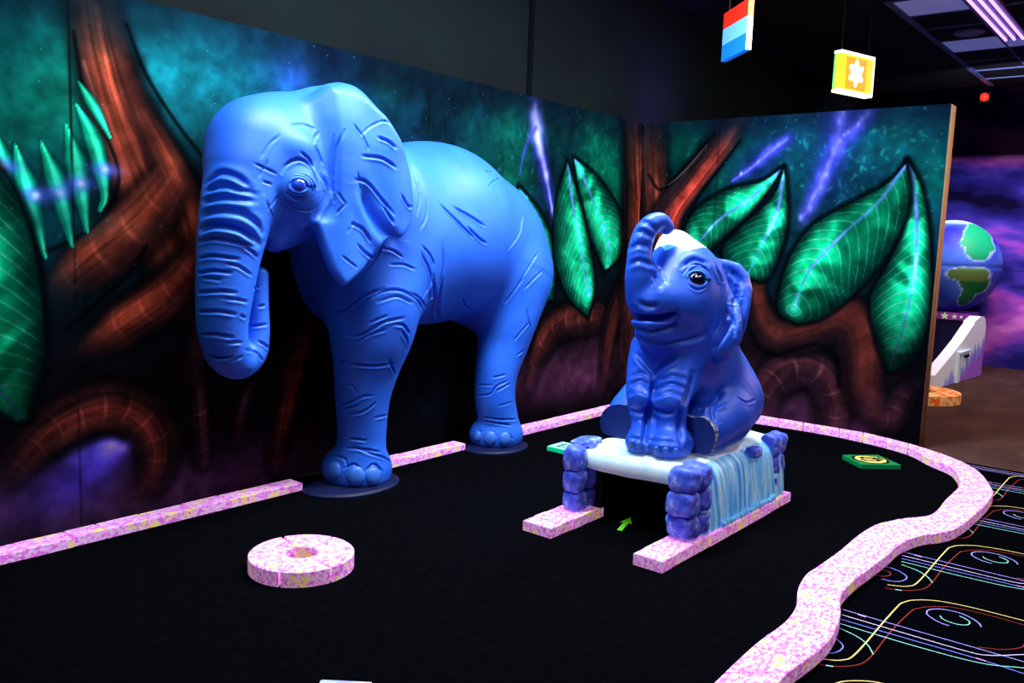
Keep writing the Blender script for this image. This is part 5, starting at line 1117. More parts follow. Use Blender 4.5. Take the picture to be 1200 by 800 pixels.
CALF_STROKES = [
 ([[-3.19,-1.915,1.163],[-3.194,-1.928,1.158],[-3.197,-1.939,1.154],[-3.205,-1.961,1.151],[-3.214,-1.993,1.152],[-3.216,-2.028,1.154],[-3.211,-2.057,1.156],[-3.201,-2.083,1.159],[-3.188,-2.108,1.162],[-3.177,-2.128,1.166],[-3.17,-2.144,1.172],[-3.164,-2.156,1.178],[-3.158,-2.168,1.184]],0.055,0.017,0.01),
 ([[-3.192,-1.934,1.151],[-3.204,-1.962,1.149],[-3.213,-1.993,1.149],[-3.214,-2.028,1.15],[-3.207,-2.062,1.153],[-3.194,-2.091,1.156],[-3.183,-2.115,1.162],[-3.174,-2.137,1.17],[-3.163,-2.158,1.178]],0.03,0.016,0.008),
 ([[-3.208,-1.937,1.099],[-3.222,-1.978,1.092],[-3.227,-2.015,1.085],[-3.223,-2.047,1.083],[-3.206,-2.078,1.088],[-3.177,-2.104,1.098],[-3.152,-2.125,1.109],[-3.135,-2.136,1.121],[-3.134,-2.148,1.135],[-3.138,-2.163,1.15]],0.016,0.015,0.009),
 ([[-3.197,-1.967,1.042],[-3.202,-2.014,1.033],[-3.187,-2.048,1.022],[-3.162,-2.082,1.016],[-3.129,-2.12,1.02],[-3.092,-2.161,1.029],[-3.055,-2.195,1.04],[-3.026,-2.219,1.051],[-3.003,-2.24,1.064],[-2.978,-2.259,1.077]],0.016,0.015,0.009),
 ([[-3.086,-2.01,0.826],[-3.096,-2.016,0.79],[-3.107,-2.022,0.755],[-3.161,-2.051,0.73],[-3.187,-2.06,0.701],[-3.178,-2.047,0.665],[-3.172,-2.037,0.63],[-3.184,-2.039,0.599],[-3.205,-2.047,0.57],[-3.249,-2.07,0.547],[-3.287,-2.087,0.523],[-3.307,-2.095,0.493],[-3.31,-2.093,0.46]],0.03,0.016,0.008),
 ([[-3.047,-1.861,0.926],[-3.065,-1.897,0.907],[-3.076,-1.929,0.887],[-3.081,-1.955,0.868],[-3.083,-1.975,0.853],[-3.084,-1.992,0.839],[-3.086,-2.01,0.826]],0.016,0.015,0.009),
 ([[-3.086,-2.01,0.826],[-3.084,-2.024,0.844],[-3.089,-2.042,0.863],[-3.09,-2.061,0.882],[-3.089,-2.083,0.901],[-3.084,-2.105,0.92],[-3.077,-2.127,0.938]],0.016,0.015,0.009),
 ([[-3.038,-2.224,0.858],[-3.057,-2.224,0.819],[-3.079,-2.226,0.781],[-3.1,-2.227,0.748],[-3.123,-2.228,0.722],[-3.149,-2.231,0.701],[-3.16,-2.228,0.678],[-3.162,-2.224,0.653],[-3.167,-2.224,0.629],[-3.173,-2.227,0.602],[-3.187,-2.239,0.57],[-3.225,-2.266,0.54],[-3.249,-2.287,0.508]],0.03,0.016,0.008),
 ([[-3.114,-2.057,0.805],[-3.128,-2.093,0.821],[-3.127,-2.121,0.834],[-3.121,-2.146,0.841],[-3.113,-2.171,0.839],[-3.101,-2.194,0.831],[-3.081,-2.213,0.822]],0.01,0.014,0.006),
 ([[-3.115,-2.045,0.753],[-3.158,-2.099,0.778],[-3.155,-2.127,0.793],[-3.148,-2.153,0.802],[-3.139,-2.178,0.799],[-3.127,-2.2,0.788],[-3.107,-2.218,0.777]],0.01,0.014,0.006),
 ([[-3.187,-2.075,0.717],[-3.209,-2.119,0.739],[-3.201,-2.144,0.756],[-3.187,-2.166,0.763],[-3.179,-2.189,0.759],[-3.168,-2.21,0.748],[-3.143,-2.224,0.733]],0.01,0.014,0.006),
 ([[-3.118,-1.87,0.8],[-3.122,-1.898,0.813],[-3.117,-1.92,0.824],[-3.111,-1.94,0.829],[-3.107,-1.96,0.825],[-3.105,-1.979,0.815],[-3.099,-1.997,0.805]],0.01,0.014,0.006),
 ([[-3.15,-1.888,0.756],[-3.154,-1.917,0.771],[-3.146,-1.939,0.784],[-3.136,-1.958,0.79],[-3.131,-1.977,0.784],[-3.127,-1.995,0.772],[-3.119,-2.011,0.759]],0.01,0.014,0.006),
 ([[-3.186,-1.913,0.713],[-3.202,-1.944,0.729],[-3.199,-1.965,0.742],[-3.193,-1.983,0.748],[-3.193,-2.006,0.745],[-3.191,-2.028,0.737],[-3.182,-2.045,0.727]],0.01,0.014,0.006),
 ([[-3.175,-1.911,0.63],[-3.198,-1.948,0.631],[-3.202,-1.974,0.627],[-3.2,-1.995,0.627],[-3.195,-2.011,0.632],[-3.188,-2.025,0.642],[-3.179,-2.037,0.65]],0.01,0.014,0.006),
 ([[-3.152,-2.051,0.649],[-3.195,-2.103,0.653],[-3.208,-2.137,0.651],[-3.208,-2.164,0.651],[-3.204,-2.186,0.658],[-3.195,-2.206,0.669],[-3.18,-2.221,0.679]],0.01,0.014,0.006),
 ([[-2.816,-2.292,0.754],[-2.835,-2.289,0.732],[-2.856,-2.287,0.712],[-2.881,-2.28,0.693],[-2.906,-2.263,0.676],[-2.929,-2.237,0.66],[-2.942,-2.206,0.641]],0.03,0.016,0.008),
 ([[-2.776,-2.357,0.724],[-2.77,-2.376,0.71],[-2.759,-2.394,0.696],[-2.738,-2.406,0.686],[-2.703,-2.409,0.682],[-2.658,-2.408,0.682],[-2.619,-2.408,0.683]],0.012,0.0064,0.0035),
 ([[-2.98,-2.34,0.592],[-2.97,-2.326,0.616],[-2.953,-2.308,0.639],[-2.931,-2.296,0.658],[-2.907,-2.299,0.671],[-2.884,-2.312,0.682],[-2.861,-2.324,0.693]],0.016,0.015,0.009),
 ([[-2.878,-2.357,1.15],[-2.898,-2.347,1.125],[-2.914,-2.336,1.099],[-2.932,-2.325,1.072],[-2.95,-2.315,1.043],[-2.962,-2.302,1.013],[-2.964,-2.284,0.98]],0.03,0.016,0.008),
 ([[-2.907,-2.244,1.459],[-2.904,-2.261,1.421],[-2.891,-2.274,1.384],[-2.885,-2.284,1.344],[-2.895,-2.293,1.299],[-2.909,-2.297,1.253],[-2.921,-2.298,1.21],[-2.932,-2.293,1.173],[-2.944,-2.284,1.141],[-2.954,-2.275,1.108]],0.016,0.015,0.009),
 ([[-2.697,-2.245,1.415],[-2.69,-2.26,1.399],[-2.685,-2.276,1.384],[-2.683,-2.289,1.371],[-2.683,-2.297,1.36],[-2.683,-2.303,1.351],[-2.683,-2.308,1.342]],0.016,0.015,0.009),
 ([[-2.692,-2.293,1.317],[-2.7,-2.29,1.291],[-2.709,-2.288,1.265],[-2.817,-2.334,1.248],[-2.833,-2.344,1.225],[-2.843,-2.353,1.204],[-2.851,-2.363,1.183]],0.016,0.015,0.009),
 ([[-2.867,-2.335,1.181],[-2.869,-2.344,1.174],[-2.87,-2.352,1.167],[-2.874,-2.361,1.154],[-2.882,-2.369,1.133],[-2.892,-2.377,1.107],[-2.899,-2.384,1.08]],0.016,0.015,0.009),
 ([[-3.103,-2.158,1.394],[-3.087,-2.164,1.412],[-3.071,-2.17,1.431],[-3.056,-2.179,1.444],[-3.039,-2.193,1.448],[-3.022,-2.209,1.446],[-3.006,-2.223,1.438],[-2.995,-2.236,1.423],[-2.987,-2.248,1.403],[-2.977,-2.259,1.382]],0.012,0.0064,0.0035),
 ([[-3.105,-2.201,1.339],[-3.097,-2.215,1.329],[-3.088,-2.228,1.32],[-3.075,-2.239,1.316],[-3.057,-2.248,1.322],[-3.035,-2.255,1.333],[-3.01,-2.261,1.345]],0.012,0.0064,0.0035),
 ([[-3.085,-2.146,1.435],[-3.067,-2.159,1.45],[-3.046,-2.17,1.466],[-3.026,-2.182,1.475],[-3.009,-2.198,1.473],[-2.993,-2.215,1.466],[-2.972,-2.23,1.458]],0.016,0.015,0.009),
 ([[-3.178,-2.034,1.43],[-3.156,-2.037,1.414],[-3.156,-2.052,1.399],[-3.162,-2.069,1.384],[-3.171,-2.083,1.369],[-3.18,-2.095,1.354],[-3.188,-2.106,1.339]],0.01,0.014,0.006),
 ([[-3.222,-2.045,1.389],[-3.212,-2.05,1.378],[-3.206,-2.058,1.367],[-3.204,-2.067,1.355],[-3.208,-2.077,1.343],[-3.214,-2.086,1.329],[-3.219,-2.095,1.316]],0.01,0.014,0.006),
 ([[-3.258,-1.912,1.52],[-3.264,-1.936,1.53],[-3.262,-1.954,1.54],[-3.256,-1.972,1.544],[-3.244,-1.991,1.54],[-3.221,-2.007,1.53]],0.01,0.014,0.006),
 ([[-3.243,-1.934,1.601],[-3.241,-1.954,1.61],[-3.236,-1.973,1.613],[-3.226,-1.992,1.607],[-3.207,-2.006,1.596],[-3.168,-2.009,1.585]],0.01,0.014,0.006),
 ([[-3.277,-1.925,1.434],[-3.282,-1.949,1.444],[-3.28,-1.968,1.454],[-3.272,-1.987,1.458],[-3.258,-2.006,1.453],[-3.236,-2.024,1.444],[-3.203,-2.035,1.434]],0.01,0.014,0.006),
 ([[-3.211,-1.938,1.659],[-3.215,-1.962,1.664],[-3.213,-1.983,1.663],[-3.208,-2.001,1.652],[-3.196,-2.015,1.636],[-3.17,-2.022,1.62]],0.01,0.014,0.006),
 ([[-3.316,-2.005,0.503],[-3.322,-2.035,0.508],[-3.32,-2.06,0.507],[-3.312,-2.08,0.504]],0.01,0.014,0.006),
 ([[-3.296,-2.104,0.502],[-3.294,-2.132,0.507],[-3.312,-2.17,0.517],[-3.314,-2.2,0.522],[-3.307,-2.227,0.523],[-3.293,-2.251,0.521],[-3.272,-2.271,0.517]],0.01,0.014,0.006),
 ([[-3.27,-1.999,1.238],[-3.268,-2.013,1.231],[-3.265,-2.025,1.223],[-3.261,-2.039,1.218],[-3.257,-2.056,1.219],[-3.25,-2.075,1.222],[-3.242,-2.092,1.225]],0.016,0.015,0.009),
]
# ------------------------------------------------------------------ solid modelling: blended distance fields meshed by surface nets
class Field:
    def __init__(s, lo, hi, h):
        s.lo = np.array(lo, np.float32); s.h = h
        s.n = np.ceil((np.array(hi)-np.array(lo))/h).astype(int)+1
        s.ax = [s.lo[i]+h*np.arange(s.n[i], dtype=np.float32) for i in range(3)]
        s.F = np.full(tuple(s.n), 0.5, np.float32)
    def box(s, lo, hi, pad):
        sl = []
        for i in range(3):
            a = int(max(0, math.floor((lo[i]-pad-s.lo[i])/s.h))); b = int(min(s.n[i], math.ceil((hi[i]+pad-s.lo[i])/s.h)+1))
            if b <= a: return None
            sl.append(slice(a, b))
        return tuple(sl)
    def xyz(s, sl):
        return (s.ax[0][sl[0]][:, None, None], s.ax[1][sl[1]][None, :, None], s.ax[2][sl[2]][None, None, :])
    def put(s, sl, d, k, mode='add'):
        F = s.F[sl]
        if mode == 'add':
            if k > 0:
                hh = np.maximum(k-np.abs(F-d), 0)/k
                s.F[sl] = np.minimum(F, d)-hh*hh*k*0.25
            else: s.F[sl] = np.minimum(F, d)
        else:
            d = -d
            if k > 0:
                hh = np.maximum(k-np.abs(F-d), 0)/k
                s.F[sl] = np.maximum(F, d)+hh*hh*k*0.25
            else: s.F[sl] = np.maximum(F, d)
    def ell(s, c, r, k=0.1, rot=None, mode='add'):
        c = np.asarray(c, float); r = np.asarray(r, float)
        R = np.eye(3) if rot is None else np.array(Matrix.Rotation(rot[0], 3, 'X') @ Matrix.Rotation(rot[1], 3, 'Y') @ Matrix.Rotation(rot[2], 3, 'Z'))
        ext = r if rot is None else np.full(3, r.max())
        sl = s.box(c-ext, c+ext, k+0.06)
        if sl is None: return
        X, Y, Z = s.xyz(sl); X = X-c[0]; Y = Y-c[1]; Z = Z-c[2]
        if rot is not None:
            X, Y, Z = (R[0, 0]*X+R[1, 0]*Y+R[2, 0]*Z, R[0, 1]*X+R[1, 1]*Y+R[2, 1]*Z, R[0, 2]*X+R[1, 2]*Y+R[2, 2]*Z)
        k0 = np.sqrt((X/r[0])**2+(Y/r[1])**2+(Z/r[2])**2)
        k1 = np.sqrt((X/r[0]**2)**2+(Y/r[1]**2)**2+(Z/r[2]**2)**2)+1e-6
        s.put(sl, (k0*(k0-1)/k1).astype(np.float32), k, mode)
    def chain(s, pts, rad, k=0.08, n=5, mode='add', flat=None):
        """tapered tube through points; flat=(axis unit vector, factor) squashes it along one direction"""
        P = crom(np.column_stack([np.asarray(pts, float), rad]), n)
        rm = P[:, 3].max()
        sl = s.box(P[:, :3].min(0)-rm, P[:, :3].max(0)+rm, k+0.05)
        if sl is None: return
        X, Y, Z = s.xyz(sl)
        D = None
        for a, b in zip(P[:-1], P[1:]):
            ab = b[:3]-a[:3]; L2 = ab @ ab+1e-12
            px, py, pz = X-a[0], Y-a[1], Z-a[2]
            t = np.clip((px*ab[0]+py*ab[1]+pz*ab[2])/L2, 0, 1)
            d = np.sqrt((px-t*ab[0])**2+(py-t*ab[1])**2+(pz-t*ab[2])**2)-(a[3]+t*(b[3]-a[3]))
            D = d if D is None else np.minimum(D, d)
        s.put(sl, D.astype(np.float32), k, mode)
    def slab(s, poly, o, ex, ey, en, th, k=0.04, bend=None, rnd=0.02, mode='add'):
        """rounded plate with a polygon outline (2D points in the frame o, ex, ey), thickness 2*th along en; bend(u, v) offsets it"""
        poly = np.asarray(poly, float)
        W = np.array([o+ex*u+ey*v for u, v in poly])
        pad = th+0.15
        sl = s.box(W.min(0)-pad, W.max(0)+pad, k)
        if sl is None: return
        X, Y, Z = s.xyz(sl); X = X-o[0]; Y = Y-o[1]; Z = Z-o[2]
        U = X*ex[0]+Y*ex[1]+Z*ex[2]; V = X*ey[0]+Y*ey[1]+Z*ey[2]; Wn = X*en[0]+Y*en[1]+Z*en[2]
        if bend is not None: Wn = Wn-bend(U, V)
        D = np.full(U.shape, 1e9, np.float32); sg = np.ones(U.shape, np.float32)
        m = len(poly)
        for i in range(m):
            a = poly[i]; b = poly[i-1]
            e = b-a; wx_, wy_ = U-a[0], V-a[1]
            t = np.clip((wx_*e[0]+wy_*e[1])/(e @ e), 0, 1)
            D = np.minimum(D, (wx_-e[0]*t)**2+(wy_-e[1]*t)**2)
            c1 = V >= a[1]; c2 = V < b[1]; c3 = (e[0]*wy_) > (e[1]*wx_)
            fl = (c1 & c2 & c3) | (~c1 & ~c2 & ~c3)
            sg = np.where(fl, -sg, sg)
        d2 = sg*np.sqrt(D)+rnd; dn = np.abs(Wn)-th+rnd
        d = np.sqrt(np.maximum(d2, 0)**2+np.maximum(dn, 0)**2)+np.minimum(np.maximum(d2, dn), 0)-rnd
        s.put(sl, d.astype(np.float32), k, mode)
    def mesh(s):
        F = s.F; n = F.shape
        ins = F < 0
        cnt = np.zeros((n[0]-1, n[1]-1, n[2]-1), np.uint8)
        cs = [(i, j, k) for i in (0, 1) for j in (0, 1) for k in (0, 1)]
        for i, j, k in cs: cnt += ins[i:n[0]-1+i, j:n[1]-1+j, k:n[2]-1+k]
        act = (cnt > 0) & (cnt < 8)
        idx = np.argwhere(act)
        vid = np.full(act.shape, -1, np.int32); vid[act] = np.arange(len(idx))
        val = {c: F[idx[:, 0]+c[0], idx[:, 1]+c[1], idx[:, 2]+c[2]] for c in cs}
        acc = np.zeros((len(idx), 3)); num = np.zeros(len(idx))
        for c in cs:
            for a in range(3):
                if c[a]: continue
                e = list(c); e[a] = 1; e = tuple(e)
                f0, f1 = val[c], val[e]
                x = (f0 < 0) != (f1 < 0)
                t = np.where(x, f0/np.where(f0-f1 == 0, 1, f0-f1), 0)
                p = np.array(c, float)[None, :].repeat(len(idx), 0); p[:, a] += t
                acc[x] += p[x]; num[x] += 1
        V = (idx+acc/num[:, None])*s.h+s.lo
        faces = []
        for a in range(3):
            b, c = (a+1) % 3, (a+2) % 3
            sh = [slice(None)]*3; s0 = list(sh); s1 = list(sh)
            s0[a] = slice(0, n[a]-1); s1[a] = slice(1, n[a])
            for ax_ in (b, c): s0[ax_] = slice(1, n[ax_]-1); s1[ax_] = slice(1, n[ax_]-1)
            A, B = ins[tuple(s0)], ins[tuple(s1)]
            for flip, msk in ((False, A & ~B), (True, ~A & B)):
                q = np.argwhere(msk)
                off = np.zeros(3, int); off[b] = 1; off[c] = 1
                q = q+off
                def g_(db, dc):
                    r = q.copy(); r[:, b] -= db; r[:, c] -= dc
                    return vid[r[:, 0], r[:, 1], r[:, 2]]
                f = np.stack([g_(1, 1), g_(0, 1), g_(0, 0), g_(1, 0)], 1)
                if flip: f = f[:, ::-1]
                faces.append(f)
        return V, np.concatenate(faces)
def build_mesh(name, V, Fc, mats, parent=None):
    me = bpy.data.meshes.new(name)
    me.vertices.add(len(V)); me.vertices.foreach_set('co', V.astype(np.float32).ravel())
    me.loops.add(len(Fc)*4); me.loops.foreach_set('vertex_index', Fc.astype(np.int32).ravel())
    me.polygons.add(len(Fc)); me.polygons.foreach_set('loop_start', np.arange(0, len(Fc)*4, 4, dtype=np.int32))
    me.polygons.foreach_set('use_smooth', np.ones(len(Fc), bool))
    me.update(calc_edges=True); me.validate()
    for m_ in mats: me.materials.append(m_)
    return link(bpy.data.objects.new(name, me), parent)
def vnormals(V, Fc):
    a = V[Fc[:, 2]]-V[Fc[:, 0]]; b = V[Fc[:, 3]]-V[Fc[:, 1]]
    fn = np.cross(a, b)
    N = np.zeros_like(V)
    for i in range(4): np.add.at(N, Fc[:, i], fn)
    return N/(np.linalg.norm(N, axis=1)[:, None]+1e-12)
def relax(V, Fc, it=2, lam=.5):
    cnt = np.zeros(len(V)); np.add.at(cnt, Fc.ravel(), 2)
    for _ in range(it):
        S = np.zeros_like(V)
        for i in range(4):
            np.add.at(S, Fc[:, i], V[Fc[:, (i+1) % 4]]); np.add.at(S, Fc[:, i], V[Fc[:, i-1]])
        V = V+lam*(S/cnt[:, None]-V)
    return V
def carve(V, N, strokes):
    """engrave creases: (points in place coordinates, depth, width, ridge)"""
    D = np.zeros(len(V))
    for pts, dep, w, ridge in strokes:
        P = crom(np.asarray(pts, float), 6) if len(pts) > 2 else np.asarray(pts, float)
        pad = 3*w+0.02
        m_ = np.where(np.all((V > P.min(0)-pad) & (V < P.max(0)+pad), axis=1))[0]
        if not len(m_): continue
        Q = V[m_]; best = np.full(len(m_), 9.0); tb = np.zeros(len(m_))
        L = np.concatenate([[0], np.cumsum(np.linalg.norm(np.diff(P, axis=0), axis=1))]); T = L[-1]+1e-9
        sd = np.zeros(len(m_))
        for i in range(len(P)-1):
            ab = P[i+1]-P[i]; t = np.clip(((Q-P[i]) @ ab)/(ab @ ab+1e-12), 0, 1)
            r_ = Q-P[i]-t[:, None]*ab
            d = np.linalg.norm(r_, axis=1); u = d < best
            best[u] = d[u]; tb[u] = (L[i]+t[u]*(L[i+1]-L[i]))/T
            sd[u] = r_[u, 2]
        taper = np.clip(np.minimum(tb, 1-tb)/0.18, 0.15, 1)**0.7
        D[m_] += taper*(-dep*np.exp(-(best/w)**2)+ridge*np.exp(-((best-1.9*w)/(1.1*w))**2)*np.where(sd < 0, 1.0, 0.35))
    return V+N*D[:, None]

# ------------------------------------------------------------------ adult elephant, half of it standing out of the mural board
def adult_field(h):
    f = Field((-5.25, -1.02, 0.0), (-1.5, 0.03, 2.46), h)
    f.ell((-3.02, -0.06, 1.55), (0.95, 0.58, 0.62), .1)
    f.ell((-2.90, -0.10, 1.70), (0.56, 0.44, 0.47), .12)
    f.ell((-2.34, -0.08, 1.41), (0.50, 0.46, 0.56), .15)
    f.ell((-3.56, -0.12, 1.48), (0.52, 0.57, 0.57), .2)
    f.ell((-3.78, -0.22, 1.32), (0.24, 0.28, 0.34), .12)
    f.chain([wy(372, 205, -.38), wy(422, 236, -.22)], [.30, .40], .15)           # neck
    f.chain([wy(446, 318, -.36), wy(440, 350, -.42), wy(436, 385, -.42), wy(430, 425, -.40), wy(425, 465, -.39), wy(424, 510, -.38), wy(423, 535, -.38), wy(422, 552, -.37)],
            [.30, .285, .26, .205, .168, .150, .160, .185], .12, 12)
    f.chain([wy(596, 325, -.26), wy(594, 370, -.33), wy(590, 400, -.34), wy(582, 435, -.34), wy(580, 465, -.34), wy(584, 492, -.34), wy(584, 506, -.34)],
            [.33, .235, .190, .158, .150, .150, .165], .12, 12)
    c = gz(420, 563); f.ell((c[0], c[1]+.02, .09), (.225, .205, .155), .06)
    c = gz(583, 521); f.ell((c[0], c[1]+.02, .08), (.215, .195, .14), .06)
    # head
    f.ell(wy(326, 190, -.42), (.36, .27, .34), .1)
    f.ell(wy(302, 180, -.48), (.265, .24, .275), .1)
    f.ell(wy(345, 158, -.40), (.28, .22, .21), .1)
    f.chain([wy(288, 205, -.52), wy(277, 250, -.55), wy(268, 300, -.56), wy(263, 345, -.57), wy(261, 385, -.57), wy(267, 412, -.56), wy(281, 423, -.55), wy(296, 412, -.54), wy(302, 388, -.54), wy(303, 357, -.54), wy(305, 322, -.54)],
            [.20, .178, .155, .138, .122, .112, .092, .076, .062, .052, .042], .06)
    f.ell(wy(346, 232, -.55), (.20, .18, .19), .1)                             # cheek
    f.chain([wy(372, 225, -.5), wy(345, 258, -.52), wy(322, 280, -.53)], [.16, .115, .07], .08)
    f.chain([wy(352, 262, -.42), wy(332, 284, -.44)], [.10, .045], .04)        # lower lip
    f.ell(wy(343, 180, -.63), (.13, .08, .10), .08)                            # brow bump
    f.ell(wy(352, 219, -.70), (.12, .065, .10), .05)
    f.ell(wy(346, 172, -.68), (.075, .055, .055), .06)                           # eye mound
    # ear: a broad sheet from the temple back over the shoulder
    ear = [(380, 118), (400, 101), (430, 110), (455, 134), (470, 163), (481, 200), (487, 240), (480, 265), (466, 279), (449, 284), (444, 296), (430, 316), (404, 337), (393, 318), (384, 290), (374, 258), (366, 225), (362, 180), (366, 140)]
    o = wy(385, 180, -.74)
    P = [wy(x, y, -.76) for x, y in ear]
    poly = [(q[0]-o[0], q[2]-o[2]) for q in P]
    def bend(U, V):      # offset toward the wall (+y) at the front and top, flaring out low and behind
        lowr = np.clip((V+.36)/.12, 0, 1)
        return .95*np.clip(.07-U, 0, .2)*lowr-.018*np.cos((U-.12)*16)*np.clip(-V*4, 0, 1)+0.03*np.exp(-((U+.02)/.12)**2)+0.30*np.clip(V-.06, 0, 1)**1.4+0.02*np.sin(U*9)+.16*np.clip(U-.42, 0, 1)
    f.slab(poly, o, np.array((1., 0, 0)), np.array((0, 0, 1.)), np.array((0, 1., 0)), .034, .035, bend, .03)
    f.chain([wy(376, 128, -.50), wy(402, 122, -.60), wy(430, 138, -.56)], [.12, .105, .07], .1)   # root of the ear
    f.chain([wy(392, 150, -.60), wy(392, 200, -.62), wy(384, 240, -.60)], [.14, .13, .10], .08)
    # flat back against the board, flat soles
    f.F = np.maximum(f.F, (f.ax[1]+0.012)[None, :, None]); f.F = np.maximum(f.F, (0.022-f.ax[2])[None, None, :])
    return f
ADULT_H = 0.0066
fa = adult_field(ADULT_H); AV, AF = fa.mesh(); del fa
AV = relax(AV, AF, 7)
AN = vnormals(AV, AF)
AV = carve(AV, AN, ADULT_STROKES)
m, nt, b = new_mat('blue_elephant_paint')
tc = nt.nodes.new('ShaderNodeTexCoord'); no = nt.nodes.new('ShaderNodeTexNoise'); no.inputs['Scale'].default_value = 3.0; no.inputs['Detail'].default_value = 5
nt.links.new(tc.outputs['Object'], no.inputs['Vector'])
cr = nt.nodes.new('ShaderNodeValToRGB'); el = cr.color_ramp.elements
el[0].position = .35; el[0].color = (*srgb(34, 98, 218), 1); el[1].position = .65; el[1].color = (*srgb(42, 112, 230), 1)
nt.links.new(no.outputs['Fac'], cr.inputs['Fac']); nt.links.new(cr.outputs['Color'], b.inputs['Base Color'])
b.inputs['Roughness'].default_value = .5; b.inputs['Specular IOR Level'].default_value = .45
n2 = nt.nodes.new('ShaderNodeTexNoise'); n2.inputs['Scale'].default_value = 160; n2.inputs['Detail'].default_value = 3
nt.links.new(tc.outputs['Object'], n2.inputs['Vector'])
bp = nt.nodes.new('ShaderNodeBump'); bp.inputs['Strength'].default_value = .12; bp.inputs['Distance'].default_value = .004
nt.links.new(n2.outputs['Fac'], bp.inputs['Height']); nt.links.new(bp.outputs['Normal'], b.inputs['Normal'])
M['eblue'] = m
M['nail'] = plain('bluish_grey_nail', (58, 110, 205), .4, .4, var=.15, bump_scale=9)
M['eyeblue'] = plain('glossy_blue_eye', (34, 70, 190), .12, .6); M['eyedark'] = plain('glossy_dark_eye', (10, 12, 34), .06, .7)
M['glint'] = plain('white_glint_dot', (255, 255, 255), .2, .5)
ADX = (-3.2, -0.35, 0.0)
adult = empty('elephant', ADX)
body = build_mesh('body', AV-np.array(ADX), AF, [M['eblue']], adult)
def on_surface(obj_root, V, Fc, px, py):
    """nearest surface point met by the sight line of a measured point"""
    from mathutils.bvhtree import BVHTree
    key = id(V)
    if key not in _bvh: _bvh[key] = BVHTree.FromPolygons([tuple(v) for v in V], [tuple(f) for f in Fc])
    d = AX_F*F_PX+AX_R*(px-600.0)-AX_U*(py-400.0)
    hit, nrm, i, dist = _bvh[key].ray_cast(Vector(CAM), Vector(d).normalized())
    return (None, None) if hit is None else (np.array(hit), np.array(nrm))
_bvh = {}
def dome(name, root, rootloc, c, n_, r, flat, mat, seg=20):
    bm = bmesh.new(); bmesh.ops.create_uvsphere(bm, u_segments=seg, v_segments=12, radius=1.0)
    o = bm_obj(name, bm, mat, root, True)
    q = Vector(n_).to_track_quat('Z', 'Y')
    o.rotation_euler = q.to_euler(); o.scale = (r[0], r[1], flat); o.location = Vector(c)-Vector(rootloc)
    return o
def eyelids(root, rootloc, c, n_, r, rings, mat, squash=.72):
    n_ = Vector(n_).normalized(); up = Vector((0, 0, 1)); sx = up.cross(n_).normalized(); sy = n_.cross(sx)
    bm = bmesh.new()
    for (rr, th, off) in rings:
        pts = [Vector(c)+sx*math.cos(a)*rr+sy*math.sin(a)*rr*squash+n_*(off-0.10*rr*math.cos(2*a)*.3)-Vector(rootloc) for a in [2*PI*k/28 for k in range(29)]]
        add_tube(bm, pts, th, 8)
    return bm_obj('eyelid', bm, mat, root, True)
AR = AV
c, n_ = on_surface(adult, AV, AF, 350, 217)
n_ = np.array([-.45, -.89, .05])
dome('eye', adult, ADX, c-n_*.012, n_, (.042, .040), .034, M['eyeblue'])
g_ = dome('eye_glint', adult, ADX, c+n_*.024+np.array((.016, -.008, .014)), n_, (.006, .006), .005, M['glint'])
eyelids(adult, ADX, c-n_*.004, n_, .05, [(.050, .010, .004), (.068, .009, -.006), (.088, .008, -.020)], M['eblue'])
for px, py, r in [(374, 546, .8), (391, 552, 1.05), (417, 558, 1.12), (438, 558, 1.05), (559, 511, .8), (574, 513, 1.0), (592, 514, .95)]:
    c, n2_ = on_surface(adult, AV, AF, px, py)
    if c is None: continue
    n2_ = np.array((n2_[0], n2_[1], .12)); n2_ /= np.linalg.norm(n2_)
    dome('toenail', adult, ADX, c-n2_*.010, n2_, (.050*r, .056*r), .030, M['nail'])
# dark base pads under the feet
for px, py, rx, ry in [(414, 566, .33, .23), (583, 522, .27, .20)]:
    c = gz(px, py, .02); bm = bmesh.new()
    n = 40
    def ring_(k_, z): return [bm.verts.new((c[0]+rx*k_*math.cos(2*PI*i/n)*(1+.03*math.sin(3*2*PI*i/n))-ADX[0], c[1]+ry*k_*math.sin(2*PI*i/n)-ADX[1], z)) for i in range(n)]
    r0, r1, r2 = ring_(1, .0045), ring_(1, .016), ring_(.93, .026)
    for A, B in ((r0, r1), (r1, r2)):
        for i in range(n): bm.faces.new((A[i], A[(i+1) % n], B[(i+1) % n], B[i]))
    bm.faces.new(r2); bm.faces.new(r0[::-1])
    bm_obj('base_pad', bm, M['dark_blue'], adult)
tag(adult, 'large blue adult elephant with curled trunk standing against the jungle mural', 'elephant')
